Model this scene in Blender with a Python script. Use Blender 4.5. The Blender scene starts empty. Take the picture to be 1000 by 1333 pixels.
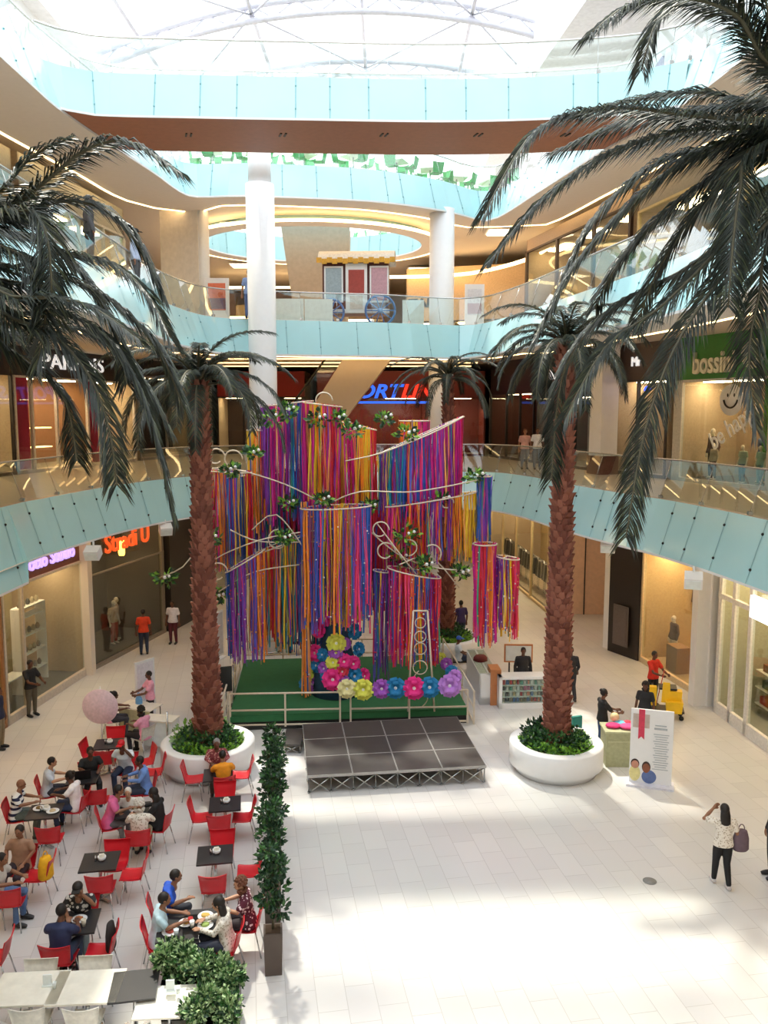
import bpy, math, random
from mathutils import Vector, Matrix, Euler, geometry
R = math.radians
rnd = random.Random(7)
SC = bpy.context.scene
COL = SC.collection
# ------------------------------------------------------------------ camera, world, sun, exposure
CAM_H, FPX, HZ = 9.0, 1080.0, 535.0
PITCH = math.atan((666.5 - HZ) / FPX)
CP, SP = math.cos(PITCH), math.sin(PITCH)
cd = bpy.data.cameras.new('camera'); cam = bpy.data.objects.new('camera', cd); COL.objects.link(cam)
cam.location = (0, 0, CAM_H); cam.rotation_euler = (R(90) - PITCH, 0, 0)
cd.sensor_fit = 'VERTICAL'; cd.sensor_height = 24.0; cd.lens = 24.0 * FPX / 1333.0
cd.clip_start = 0.1; cd.clip_end = 400
SC.camera = cam
w = bpy.data.worlds.new('world'); SC.world = w; w.use_nodes = True
bg = w.node_tree.nodes['Background']; bg.inputs[0].default_value = (0.93, 0.965, 1.0, 1); bg.inputs[1].default_value = 1.9
sd = bpy.data.lights.new('sun', 'SUN'); sd.energy = 3.0; sd.angle = R(2.5); sd.color = (1, .92, .76)
sun = bpy.data.objects.new('sun', sd); COL.objects.link(sun)
SUN_DIR = Vector((0.20, -0.53, -1.0)); sun.rotation_euler = SUN_DIR.to_track_quat('-Z', 'Y').to_euler(); sun.location = (0, 10, 40)
vs = SC.view_settings; vs.view_transform = 'Standard'; vs.look = 'None'; vs.gamma = 1; vs.use_curve_mapping = False
vs.exposure = 0.85
SC.cycles.max_bounces = 7; SC.cycles.diffuse_bounces = 4; SC.cycles.transparent_max_bounces = 16
SC.cycles.caustics_reflective = False; SC.cycles.caustics_refractive = False
SC.cycles.sample_clamp_indirect = 4.0
L1, L2, L3 = 6.6, 12.3, 18.1
def ray(x, y):
    a = (x - 500) / FPX; b = (666.5 - y) / FPX
    return Vector((a, CP + b * SP, -SP + b * CP))
def at(x, y, z=0.0):
    d = ray(x, y); t = (z - CAM_H) / d.z
    return Vector((d.x * t, d.y * t, z))
def aty(x, y, Y):
    d = ray(x, y); t = Y / d.y
    return Vector((d.x * t, Y, CAM_H + d.z * t))
# ------------------------------------------------------------------ materials
def srgb(c):
    if isinstance(c, str):
        c = [int(c[i:i + 2], 16) / 255 for i in (0, 2, 4)]
    return tuple(v / 12.92 if v <= .04045 else ((v + .055) / 1.055) ** 2.4 for v in c) + (1,)
MATS = {}
def mat(name, col, rough=.5, metal=0., emit=None, es=0., var=.06, scale=6., bump=0., spec=.5, trans=0.):
    if name in MATS: return MATS[name]
    m = bpy.data.materials.new(name); m.use_nodes = True; nt = m.node_tree; b = nt.nodes['Principled BSDF']
    c = srgb(col)
    b.inputs['Roughness'].default_value = rough; b.inputs['Metallic'].default_value = metal
    b.inputs['Specular IOR Level'].default_value = spec
    if var > 0:
        tc = nt.nodes.new('ShaderNodeTexCoord'); n = nt.nodes.new('ShaderNodeTexNoise'); n.inputs['Scale'].default_value = scale; n.inputs['Detail'].default_value = 3
        nt.links.new(tc.outputs['Object'], n.inputs['Vector'])
        r = nt.nodes.new('ShaderNodeValToRGB'); r.color_ramp.elements[0].position = .3; r.color_ramp.elements[1].position = .7
        r.color_ramp.elements[0].color = tuple(v * (1 - var) for v in c[:3]) + (1,); r.color_ramp.elements[1].color = tuple(min(1, v * (1 + var)) for v in c[:3]) + (1,)
        nt.links.new(n.outputs['Fac'], r.inputs['Fac']); nt.links.new(r.outputs['Color'], b.inputs['Base Color'])
        if bump > 0:
            bp = nt.nodes.new('ShaderNodeBump'); bp.inputs['Strength'].default_value = bump
            nt.links.new(n.outputs['Fac'], bp.inputs['Height']); nt.links.new(bp.outputs['Normal'], b.inputs['Normal'])
    else: b.inputs['Base Color'].default_value = c
    if emit:
        b.inputs['Emission Color'].default_value = srgb(emit); b.inputs['Emission Strength'].default_value = es
    MATS[name] = m; return m
def glass(name, tint, gl=.10, rough=.02, rf=.45):
    if name in MATS: return MATS[name]
    m = bpy.data.materials.new(name); m.use_nodes = True; nt = m.node_tree; nt.nodes.clear()
    o = nt.nodes.new('ShaderNodeOutputMaterial'); mx = nt.nodes.new('ShaderNodeMixShader'); t = nt.nodes.new('ShaderNodeBsdfTransparent'); g = nt.nodes.new('ShaderNodeBsdfGlossy')
    lw = nt.nodes.new('ShaderNodeLayerWeight'); lw.inputs['Blend'].default_value = .25
    mu = nt.nodes.new('ShaderNodeMath'); mu.operation = 'MULTIPLY_ADD'; mu.inputs[1].default_value = rf; mu.inputs[2].default_value = gl; mu.use_clamp = True
    nt.links.new(lw.outputs['Facing'], mu.inputs[0])
    t.inputs[0].default_value = srgb(tint); g.inputs[0].default_value = (.85, .9, .92, 1); g.inputs['Roughness'].default_value = rough
    nt.links.new(mu.outputs[0], mx.inputs[0]); nt.links.new(t.outputs[0], mx.inputs[1]); nt.links.new(g.outputs[0], mx.inputs[2]); nt.links.new(mx.outputs[0], o.inputs[0])
    MATS[name] = m; return m
def floor_mat():
    m = bpy.data.materials.new('polished_floor_tiles'); m.use_nodes = True; nt = m.node_tree; b = nt.nodes['Principled BSDF']
    tc = nt.nodes.new('ShaderNodeTexCoord'); mp = nt.nodes.new('ShaderNodeMapping'); mp.inputs['Rotation'].default_value = (0, 0, R(90) - R(9.5))
    nt.links.new(tc.outputs['Object'], mp.inputs['Vector'])
    br = nt.nodes.new('ShaderNodeTexBrick'); br.inputs['Scale'].default_value = 1.0
    br.inputs['Brick Width'].default_value = .80; br.inputs['Row Height'].default_value = .46; br.inputs['Mortar Size'].default_value = .006; br.inputs['Mortar Smooth'].default_value = .3
    br.inputs['Color1'].default_value = srgb('dcd8d6'); br.inputs['Color2'].default_value = srgb('e4e0dc'); br.inputs['Mortar'].default_value = srgb('c6c0ba')
    br.offset = .37; br.squash = 1
    nt.links.new(mp.outputs[0], br.inputs['Vector'])
    n = nt.nodes.new('ShaderNodeTexNoise'); n.inputs['Scale'].default_value = .35; n.inputs['Detail'].default_value = 4
    nt.links.new(tc.outputs['Object'], n.inputs['Vector'])
    mx = nt.nodes.new('ShaderNodeMix'); mx.data_type = 'RGBA'; mx.blend_type = 'MULTIPLY'; mx.inputs[0].default_value = .15
    nt.links.new(br.outputs['Color'], mx.inputs[6]); nt.links.new(n.outputs['Color'], mx.inputs[7])
    hs = nt.nodes.new('ShaderNodeHueSaturation'); hs.inputs['Saturation'].default_value = .6; nt.links.new(mx.outputs[2], hs.inputs['Color'])
    nt.links.new(hs.outputs[0], b.inputs['Base Color'])
    b.inputs['Roughness'].default_value = .32; b.inputs['Specular IOR Level'].default_value = .5
    return m
M = dict(
 white=('fitting_white_paint', 'f1f1f2', .45), plaster=('cream_plaster', 'e3d8cc', .8), soffit=('beige_soffit', 'efe6dd', .8), ceil=('warm_grey_ceiling', 'e2d7ca', .85),
 black=('black_fitting', '18181a', .4), dark=('dark_bronze_panel', '2a2422', .45), chrome=('brushed_steel', 'c9cbcc', .25, 1.), wood=('reddish_wood_soffit', 'a8694f', .5),
 red=('red_moulded_plastic', 'd8202e', .38), blacktop=('black_table_laminate', '2b2b2f', .35), whitetop=('white_table_laminate', 'f2eee2', .35), green=('green_turf', '2f6a41', .95),
 stage=('dark_stage_deck', '45403f', .5), brown=('brown_planter', '584b44', .5), orange=('orange_wood', 'c98250', .5), yellow=('yellow_plastic', 'f2c21a', .4),
 skin1=('deep_brown_skin', '6b4534', .55), skin2=('brown_skin', '97694f', .55), skin3=('light_brown_skin', 'c49375', .55), hair=('dark_hair', '1d1614', .6), hair2=('auburn_hair', '6a3b26', .6), hair3=('white_hair', 'd6d0c8', .7), hair4=('grey_hair', '8d8a88', .7),
 soil=('planting_soil', '4b3a2c', .95), leaf=('glossy_green_leaf', '3d6b34', .45), leaf2=('bright_green_leaf', '7fb23c', .5), leaf3=('pale_variegated_leaf', '9fb886', .5), leafd=('deep_green_leaf', '23432c', .4),
 frond=('dark_palm_leaf', '2d342e', .45), frondh=('olive_palm_leaf', '50563f', .42), rachis=('palm_leaf_stalk', '57523f', .6), bark=('palm_bark', '7a483b', .9), barkd=('palm_bark_stub', '98614f', .9))
for k, v in list(M.items()):
    M[k] = mat(*v[:3], metal=v[3] if len(v) > 3 else 0, var=.015 if k in ('white', 'plaster', 'soffit', 'ceil', 'chrome') else .06)
M['teal'] = mat('aqua_back_painted_glass', 'b6e3e8', .12, var=.03, scale=.6, spec=.6)
M['teal_seam'] = mat('dark_panel_joint', '86b4bc', .6)
M['glass'] = glass('clear_railing_glass', 'e9f4f1', .07)
M['shopglass'] = glass('shop_window_glass', 'eef3f0', .03, rf=.16)
M['roofglass'] = glass('roof_glazing', 'f4f8fa', .02)
M['cove'] = mat('warm_cove_lamp', 'ffe0a0', .5, emit='ffd899', es=4.2, var=0); M['coved'] = mat('dim_cove_lamp', 'ffe0a0', .5, emit='ffd28c', es=1.8, var=0)
M['lampw'] = mat('white_lamp', 'ffffff', .5, emit='fff0d8', es=6.0, var=0)
M['frosted'] = mat('frosted_white_panel', 'eef6f6', .3)
def colour(c, rough=.75, nm='cloth'): return mat(nm + '_' + c, c, rough, var=.1, scale=14)
# ------------------------------------------------------------------ mesh builder
class MB:
    def __init__(s): s.v = []; s.f = []; s.m = []; s.mats = []; s.sm = []
    def mi(s, m):
        if m not in s.mats: s.mats.append(m)
        return s.mats.index(m)
    def add(s, vs, fs, m=None, smooth=False):
        o = len(s.v); s.v += [tuple(v) for v in vs]; i = s.mi(m) if m else 0
        for f in fs: s.f.append(tuple(o + k for k in f)); s.m.append(i); s.sm.append(smooth)
        return s
    def box(s, c, d, m=None, rz=0., rx=0., ry=0., taper=1.):
        hx, hy, hz = d[0] / 2, d[1] / 2, d[2] / 2
        E = Euler((rx, ry, rz)).to_matrix(); c = Vector(c)
        P = []
        for z in (-hz, hz):
            k = taper if z > 0 else 1
            for x, y in ((-hx, -hy), (hx, -hy), (hx, hy), (-hx, hy)): P.append(c + E @ Vector((x * k, y * k, z)))
        return s.add(P, [(0, 3, 2, 1), (4, 5, 6, 7), (0, 1, 5, 4), (1, 2, 6, 5), (2, 3, 7, 6), (3, 0, 4, 7)], m)
    def tube(s, pts, r, m=None, n=8, caps=True, smooth=True, flat=1.):
        pts = [Vector(p) for p in pts]; k = len(pts)
        rs = r if isinstance(r, (list, tuple)) else [r] * k
        V = []; ref = None
        for i, p in enumerate(pts):
            t = (pts[min(i + 1, k - 1)] - pts[max(i - 1, 0)])
            t = t.normalized() if t.length > 1e-9 else Vector((0, 0, 1))
            if ref is None: ref = Vector((1, 0, 0)) if abs(t.x) < .9 else Vector((0, 1, 0))
            a = (ref - t * ref.dot(t)).normalized(); b = t.cross(a); ref = a
            for j in range(n):
                q = 2 * math.pi * j / n; V.append(p + (a * math.cos(q) + b * math.sin(q) * flat) * rs[i])
        F = [(i * n + j, i * n + (j + 1) % n, (i + 1) * n + (j + 1) % n, (i + 1) * n + j) for i in range(k - 1) for j in range(n)]
        if caps: F += [tuple(reversed(range(n))), tuple(range((k - 1) * n, k * n))]
        return s.add(V, F, m, smooth)
    def lathe(s, prof, c=(0, 0, 0), m=None, n=24, smooth=True):
        c = Vector(c); V = []; k = len(prof)
        for r, z in prof:
            for j in range(n): q = 2 * math.pi * j / n; V.append(c + Vector((r * math.cos(q), r * math.sin(q), z)))
        F = [(i * n + j, i * n + (j + 1) % n, (i + 1) * n + (j + 1) % n, (i + 1) * n + j) for i in range(k - 1) for j in range(n)]
        F += [tuple(reversed(range(n))), tuple(range((k - 1) * n, k * n))]
        return s.add(V, F, m, smooth)
    def ball(s, c, r, m=None, n=10, k=7, E=None, jit=0):
        c = Vector(c); r = r if isinstance(r, (list, tuple)) else (r, r, r); V = []; 
        for i in range(k + 1):
            a = math.pi * i / k
            for j in range(n):
                q = 2 * math.pi * j / n; d = Vector((math.sin(a) * math.cos(q) * r[0], math.sin(a) * math.sin(q) * r[1], math.cos(a) * r[2]))
                if jit: d *= 1 + rnd.uniform(-jit, jit)
                if E: d = E @ d
                V.append(c + d)
        F = [(i * n + j, (i + 1) * n + j, (i + 1) * n + (j + 1) % n, i * n + (j + 1) % n) for i in range(k) for j in range(n)]
        return s.add(V, F, m, True)
    def strip(s, A, B, m=None, smooth=False):
        n = len(A); return s.add(list(A) + list(B), [(i, i + 1, n + i + 1, n + i) for i in range(n - 1)], m, smooth)
    def poly(s, P, m=None): return s.add(P, [tuple(range(len(P)))], m)
    def build(s, name, m=None, parent=None, loc=None, rz=None):
        me = bpy.data.meshes.new(name); me.from_pydata(s.v, [], s.f)
        if m and not s.mats: me.materials.append(m)
        for q in s.mats: me.materials.append(q if q else m)
        me.polygons.foreach_set('material_index', s.m); me.polygons.foreach_set('use_smooth', s.sm); me.update()
        o = bpy.data.objects.new(name, me); COL.objects.link(o)
        if parent: o.parent = parent
        if loc: o.location = loc
        if rz is not None: o.rotation_euler.z = rz
        return o
def tag(o, label=None, cat=None, group=None, kind=None):
    if label: o['label'] = label
    if cat: o['category'] = cat
    if group: o['group'] = group
    if kind: o['kind'] = kind
    return o
def empty(name, loc, rz=0., label=None, cat=None, group=None):
    o = bpy.data.objects.new(name, None); COL.objects.link(o); o.location = loc; o.rotation_euler.z = rz; o.empty_display_size = .2
    return tag(o, label, cat, group)
def struct(o): o['kind'] = 'structure'; return o
CHILD = {}
def copy_tree(o, parent=None):
    c = o.copy(); COL.objects.link(c); c.parent = parent
    for ch in [q for q in ALLKIDS(o)]: copy_tree(ch, c)
    return c
def ALLKIDS(o): return [q for q in bpy.data.objects if q.parent == o]
def kids_cached(o):
    if o.name not in CHILD: CHILD[o.name] = ALLKIDS(o)
    return CHILD[o.name]
def dup(o, loc, rz, label=None, cat=None, group=None, sc=1., skip=()):
    def rec(a, p):
        c = a.copy(); COL.objects.link(c); c.parent = p
        for ch in kids_cached(a): rec(ch, c)
        return c
    c = rec(o, None); c.location = loc; c.rotation_euler.z = rz; c.scale = (sc, sc, sc)
    tag(c, label, cat, group); return c
def text(s, size, m, parent, loc, rot, name='lettering', ext=.02, bold=0., xs=1., align='CENTER', shear=0.):
    cu = bpy.data.curves.new('t', 'FONT'); cu.body = s; cu.size = size; cu.extrude = ext; cu.offset = bold; cu.align_x = align; cu.align_y = 'CENTER'; cu.shear = shear; cu.resolution_u = 3
    to = bpy.data.objects.new('t', cu); COL.objects.link(to); dg = bpy.context.evaluated_depsgraph_get()
    me = bpy.data.meshes.new_from_object(to.evaluated_get(dg)); bpy.data.objects.remove(to)
    me.name = name; me.materials.clear(); me.materials.append(m)
    o = bpy.data.objects.new(name, me); COL.objects.link(o); o.parent = parent; o.location = loc; o.rotation_euler = rot; o.scale = (xs, 1, 1)
    return o
def smoothcurve(P, step=.6, closed=False):
    P = [Vector(p) for p in P]; out = []
    n = len(P)
    for i in range(n if closed else n - 1):
        if closed: a, b, c, d = P[i - 1], P[i], P[(i + 1) % n], P[(i + 2) % n]
        else: a, b, c, d = P[max(i - 1, 0)], P[i], P[i + 1], P[min(i + 2, n - 1)]
        k = max(1, int((c - b).length / step))
        for j in range(k):
            t = j / k
            out.append(.5 * ((2 * b) + (c - a) * t + (2 * a - 5 * b + 4 * c - d) * t * t + (3 * b - a - 3 * c + d) * t ** 3))
    if not closed: out.append(P[-1])
    return out
def offset(C, d, closed=False):
    n = len(C); O = []
    for i, p in enumerate(C):
        if closed: t = C[(i + 1) % n] - C[i - 1]
        else: t = C[min(i + 1, n - 1)] - C[max(i - 1, 0)]
        nn = Vector((-t.y, t.x)).normalized(); k = d(p) if callable(d) else d
        O.append(Vector((p.x, p.y)) + nn * k)
    return O
def v3(C, z): return [Vector((p.x, p.y, z(p) if callable(z) else z)) for p in C]
# ------------------------------------------------------------------ setting: floors, galleries
FM = floor_mat()
E1 = smoothcurve([(-9.7, -6), (-9.7, 8), (-9.6, 20.6), (-9.45, 22.6), (-8.75, 26.8), (-7.3, 30.3), (-5.2, 31.9), (-2, 32.7), (1, 33), (3.2, 33), (4.4, 32.6), (5.45, 30.3), (6.3, 26.6), (7.3, 23.4), (7.8, 22), (8.5, 18.2), (9, 12), (9.1, -6)])
E2 = smoothcurve([(-6.6, -6), (-6.6, 10), (-6.5, 16.1), (-6.6, 22), (-6.7, 26.4), (-6.0, 30.0), (-3.6, 31.0), (0.14, 31.85), (2.2, 32.7), (3.5, 32.6), (4.4, 29.8), (5.0, 26.8), (5.6, 23.4), (6.25, 19.6), (6.55, 16), (6.6, 10), (6.6, -6)])
E3 = smoothcurve([(-8.95, -6), (-8.95, 12), (-8.95, 20.5), (-8.85, 23.4), (-8.1, 28.3), (-7.42, 31.85), (-5, 32.0), (-2, 32.45), (0, 33), (2.3, 34.35), (3.9, 35.9), (5.0, 35.2), (6.0, 31), (7.0, 26.6), (7.95, 23.3), (8.5, 19), (8.8, 10), (8.8, -6)])
HOLE = [Vector((-3.4 + 5.3 * math.cos(-a), 41.0 + 4.4 * math.sin(-a))) for a in [2 * math.pi * i / 48 for i in range(48)]]
for _i in range(1, len(E1)):
    if E1[_i - 1].y < 21 <= E1[_i].y and E1[_i].x < 0:
        _a, _b = E1[_i - 1], E1[_i]; _t = (21 - _a.y) / (_b.y - _a.y); E1[_i:_i] = [_a.lerp(_b, _t - .006), _a.lerp(_b, _t + .006)]; break
OUT = [(-26, -6.5), (26, -6.5), (26, 62), (-26, 62)]
def slab(name, z, voids, m, drop=None):
    loops = [[Vector((x, y, z)) for x, y in OUT]] + [[Vector((p.x, p.y, z)) for p in C] for C in voids]
    tri = geometry.tessellate_polygon(loops); V = [v for l in loops for v in l]
    b = MB(); b.add(V, [tuple(t) for t in tri], m); return struct(b.build(name))
def fascia(name, C, z, m, drop=1.3, lean=.45, closed=False, seam=1.25):
    bolt = .036 if z < 7 else .026
    b = MB(); D = drop if callable(drop) else (lambda p: drop)
    if closed: C = C + [C[0]]
    B = offset(C, -lean); Cb = []
    Cb = [Vector((B[i].x, B[i].y, z - D(C[i]))) for i in range(len(C))]
    b.strip(v3(C, z), Cb, M['teal'])
    b.strip(Cb, [Vector((p.x, p.y, z - D(p) - .0)) for p in offset(C, -lean + .14)], M['white'])
    b.strip([v + Vector((0, 0, .0)) for v in Cb], [v + Vector((0, 0, -.06)) for v in Cb], M['white'])
    acc = 0.; nx = seam
    for i in range(1, len(C)):
        acc += (C[i] - C[i - 1]).length
        if acc >= nx:
            nx += seam; a = Vector((C[i].x, C[i].y, z)); c = Cb[i]; t = (C[i] - C[i - 1]).normalized(); nrm = Vector((t.y, -t.x, 0)) * .012; T = Vector((t.x, t.y, 0)) * .012
            b.add([a + nrm - T, a + nrm + T, c + nrm + T, c + nrm - T], [(0, 1, 2, 3)], M['teal_seam'])
            for k in (.22, .78): b.ball(a.lerp(c, k) + nrm, bolt, M['black'] if bolt > .03 else M['teal_seam'], 6, 4)
    return struct(b.build(name))
def railing(C, z, label, h=1.05, lean=.33, closed=False, pane=1.3, out=0.06):
    if closed: C = C + [C[0]]
    root = empty('glass_railing', (C[len(C) // 2].x, C[len(C) // 2].y, z), 0, label, 'railing'); o0 = root.location.copy()
    base = [p - o0 for p in v3(offset(C, out), z + .03)]; top = [p - o0 for p in v3(offset(C, out + lean), z + h)]
    MB().tube([p + Vector((0, 0, .02)) for p in top], .028, n=6).build('handrail', M['chrome'], root)
    acc = 0.; st = 0
    for i in range(1, len(C)):
        acc += (C[i] - C[i - 1]).length
        if acc >= pane or i == len(C) - 1:
            pn = MB().strip(base[st:i + 1], top[st:i + 1]).build('glass_pane', M['glass'], root)
            MB().box(base[i] + Vector((0, 0, .03)), (.1, .1, .08)).tube([base[i] + Vector((0, 0, .05)), top[i]], .007, n=4).build('clamp', M['chrome'], pn); st = i; acc = 0.
    return root
b = MB(); b.poly([(-30, -6.5, 0), (30, -6.5, 0), (30, 66, 0), (-30, 66, 0)]); struct(b.build('floor', FM))
gf = mat('gallery_floor_stone', 'cbbfb3', .25)
def drop1(p): return 1.95 if (p.x < 0 and p.y < 21) else 1.42
fw = lambda a, c, ylim=29.5: (lambda p: c if (p.y > ylim and -6.5 < p.x < 4.5) else a)
def gallery(n, C, z, drop, sof, holes, ceil_h):
    slab('floor_%d' % n, z, [C] + holes, gf)
    fascia('trim_%d' % n, C, z, M['teal'], drop)
    D = drop if callable(drop) else (lambda p: drop)
    zs = z - (drop(Vector((0, 30))) if callable(drop) else drop) - .02
    IN = offset(C, -.42); OUTC = offset(C, sof)
    b = MB(); b.strip(v3(IN, zs), v3(OUTC, zs), M['soffit']); b.strip(v3(OUTC, zs), v3(OUTC, zs + ceil_h), M['soffit'])
    struct(b.build('ceiling_trim_%d' % n))
    slab('ceiling_%d' % n, zs + ceil_h, [offset(C, lambda p: sof(p) - .02)] + [offset(h, .3, True) for h in holes], M['ceil'])
    lamp = offset(C, lambda p: sof(p) + .06)
    r = empty('cove_light', (lamp[len(lamp) // 2].x, lamp[len(lamp) // 2].y, zs + .12), 0, 'warm yellow cove light strip under the %s gallery edge' % ['', 'first', 'second', 'top'][n], 'light')
    MB().tube([p - r.location for p in v3(lamp, zs + .03)], .06, n=6).build('lamp_strip', M['cove'], r)
gallery(1, E1, L1, drop1, fw(.7, .7), [], .15)
gallery(2, E2, L2, 1.25, fw(1.2, .5), [], .45)
gallery(3, E3, L3, 1.25, fw(2.1, .9), [HOLE], .4)
fascia('trim_4', HOLE, L3, M['teal'], 1.2, .1, True)
b = MB(); HB = HOLE + [HOLE[0]]
b.strip(v3(offset(HB, -.1), L3 - 1.25), v3(offset(HB, .75), L3 - 1.25), M['soffit']); struct(b.build('ceiling_trim_4'))
r = empty('cove_light', (-3.4, 41, L3 - 1.2), 0, 'warm yellow cove light around the oval opening in the ceiling', 'light')
MB().tube([p - r.location for p in v3(offset(HB, .85), L3 - 1.2)], .07, n=6).build('lamp_strip', M['cove'], r)
railing(E1, L1, 'glass railing with steel handrail around the first gallery')
railing(E2, L2, 'glass railing with steel handrail around the second gallery')
railing(E3, L3, 'glass railing with steel handrail around the top gallery')
railing(HOLE, L3, 'glass railing around the oval opening on the top floor', closed=True)
# bridge
BR = smoothcurve([(-8.9, 22.9), (-7.88, 23.67), (-5, 23.9), (-2.42, 24.04), (1.6, 24.2), (4.5, 24.0), (6.9, 23.55), (7.95, 22.9)], .5)
fascia('trim_5', BR, L3, M['teal'], 1.2, .38)
b = MB(); BK = [Vector((p.x, p.y + 2.6)) for p in BR]
b.strip(v3(offset(BR, -.38), L3 - 1.24), v3(BK, L3 - 1.24), M['wood']); b.strip(v3(BK, L3 - 1.24), v3(BK, L3), M['wood'])
b.strip(v3(BR, L3 - .02), v3(BK, L3 - .02), gf)
for x in (-5.6, -2.9, 0.0, 2.7, 5.2): 
    for d in (-.07, .07): b.box((x + d, 24.9, L3 - 1.25), (.05, .28, .03), M['black'], rz=.3)
struct(b.build('floor_4'))
for i, (x, y) in enumerate(((-6.5, 38), (-3.5, 47.5), (2.5, 41), (5.3, 39), (-8, 48), (2, 49))):  # glowing panels added to brighten the dark hall and its back wall
    o = MB().box((0, 0, 0), (1.1, 1.1, .05), mat('ceiling_lamp_warm', 'ffffff', .5, emit='ffd9b0', es=7, var=0)).box((0, 0, .04), (1.3, 1.3, .05), M['white']).build('ceiling_lamp', None, None, (x, y, 17.05 if i in (2, 3, 5) else 17.1)); tag(o, 'square warm ceiling lamp over the second floor hall behind the wagon', 'lamp', 'ceiling lamps of the second floor hall')
railing(BR, L3, 'glass railing along the front of the top footbridge', pane=1.6)
railing([Vector((p.x, p.y)) for p in reversed(BK)], L3, 'glass railing along the back of the top footbridge', lean=0.05)
# outer walls
wallm = mat('pale_wall_render', 'd9cfc4', .85)
def wall(name, A, B, z0, z1, m=None, t=.2):
    A = Vector(A); B = Vector(B); d = B - A; b = MB(); b.box(((A.x + B.x) / 2, (A.y + B.y) / 2, (z0 + z1) / 2), (d.length, t, z1 - z0), rz=math.atan2(d.y, d.x))
    return struct(b.build(name, m or wallm))
warmw = mat('warm_shop_wall', 'b99f80', .8); darkw = mat('dark_shop_wall', '3a302c', .7)
wall('wall_back', (-26, 60), (26, 60), 0, L1 - .3, warmw); wall('wall_back_1', (-26, 60), (26, 60), L1, L2 - .3, darkw)
wall('wall_back_2', (-26, 60), (26, 60), L2, L3 - .3, mat('tan_wall', 'c3ad90', .8)); wall('wall_back_3', (-26, 60.5), (26, 60.5), L3, 21.2, M['white'])
wall('wall_front', (-22, -6.6), (22, -6.6), 0, 24, wallm)
wall('wall_left', (-22, -6), (-22, 60), 0, 24, wallm); wall('wall_right', (22, -6), (22, 60), 0, 24, wallm)
# roof
rw = mat('white_roof_steel', 'c6c6d0', .5)
def rz_(x): return 27.6 - .017 * (x + 1) ** 2
RX = [-20 + i for i in range(37)]
for i, Y in enumerate((5, 12, 19, 26, 33, 40, 47, 54)):
    b = MB(); top = [Vector((x, Y, rz_(x))) for x in RX]; lo = [Vector((x, Y + .0, rz_(x) - .65)) for x in RX]
    b.tube(top, .15, n=6); b.tube(lo, .15, n=6)
    for k in range(len(RX) - 1): b.tube([lo[k], top[k + 1]] if k % 2 else [top[k], lo[k + 1]], .04, n=5)
    tag(b.build('roof_arch', rw), 'white steel roof arch truss, %s from the near end' % ['first', 'second', 'third', 'fourth', 'fifth', 'sixth', 'seventh', 'eighth'][i], 'roof truss', 'white roof arch trusses')
b = MB()
for x in (-16, -11, -6, -1, 4, 9, 14): b.tube([(x, -5, rz_(x) - .3), (x, 58, rz_(x) - .3)], .1, n=5)
for Y in (12, 26, 40):
    for x in (-16, -6, 4): b.tube([(x, Y, rz_(x) - .4), (x + 5, Y + 7, rz_(x + 5) - .4), (x + 10, Y + 14, rz_(x + 10) - .4)], .05, n=5); b.tube([(x + 10, Y, rz_(x + 10) - .4), (x + 5, Y + 7, rz_(x + 5) - .4), (x, Y + 14, rz_(x) - .4)], .05, n=5)
tag(b.build('roof_purlins', rw), 'white steel purlins and cross bracing under the glazed roof', 'roof frame')
b = MB(); b.strip([Vector((x, -6, rz_(x) + .25)) for x in RX], [Vector((x, 60, rz_(x) + .25)) for x in RX]); struct(b.build('window_1', M['roofglass']))
b = MB(); lp = [(7.9, 28.0), (6.9, 38), (6.2, 50), (6.2, 60)]
b.add([(8.9, -6, 24), (8.7, 20, 24), (7.9, 28, 24), (6.9, 38, 24), (6.2, 50, 24), (6.2, 60, 24), (24, 60, 24), (24, -6, 24)], [tuple(range(8))])
b.strip([(8.9, -6, 24), (8.7, 20, 24), (7.9, 28, 24), (6.9, 38, 24), (6.2, 50, 24), (6.2, 60, 24)], [(8.9, -6, 25.9), (8.7, 20, 25.9), (7.9, 28, 25.9), (6.9, 38, 26.3), (6.2, 50, 26.5), (6.2, 60, 26.5)]); struct(b.build('ceiling_4', mat('pale_grey_bulkhead', 'e9e9ec', .8)))
b = MB(); b.add([(-24, -6, 22.6), (-11.5, -6, 22.6), (-11.5, 60, 22.6), (-24, 60, 22.6)], [(0, 1, 2, 3)]); struct(b.build('ceiling_5', mat('pale_grey_bulkhead', 'e9e9ec', .8)))
wall('wall_right_3', (11.5, 4), (10.2, 46), L3, 24, M['white']); wall('wall_left_3', (-12.2, 4), (-12.2, 60), L3, 22.6, M['white'])
o = MB().box((0, 0, 1.9), (3.2, .08, 3.6)).box((0, -.05, 1.9), (2.4, .03, 2.4), colour('7d6a9c')).build('wall_poster', colour('8b7aa8'), None, (10.2, 33.5, L3), R(-92)); tag(o, 'purple poster panel on the top gallery wall at right', 'poster')
# columns
def column(x, y, segs, label):
    root = empty('round_column', (x, y, segs[0][1]), 0, label, 'column')
    for r, z0, z1 in segs: MB().lathe([(r, z0 - segs[0][1]), (r, z1 - segs[0][1])], (0, 0, 0), n=32).build('shaft', M['white'], root)
    MB().lathe([(segs[0][0] + .04, 0), (segs[0][0] + .04, .12), (segs[0][0], .14)], n=32).build('base_collar', M['chrome'], root)
column(-4.37, 30.35, [(.5, 0, 16.9), (.4, 16.9, 18.0)], 'thick white round column, left of the wagon kiosk')
column(2.33, 34.4, [(.5, 0, 17.0)], 'thick white round column, right of the wagon kiosk')
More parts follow.
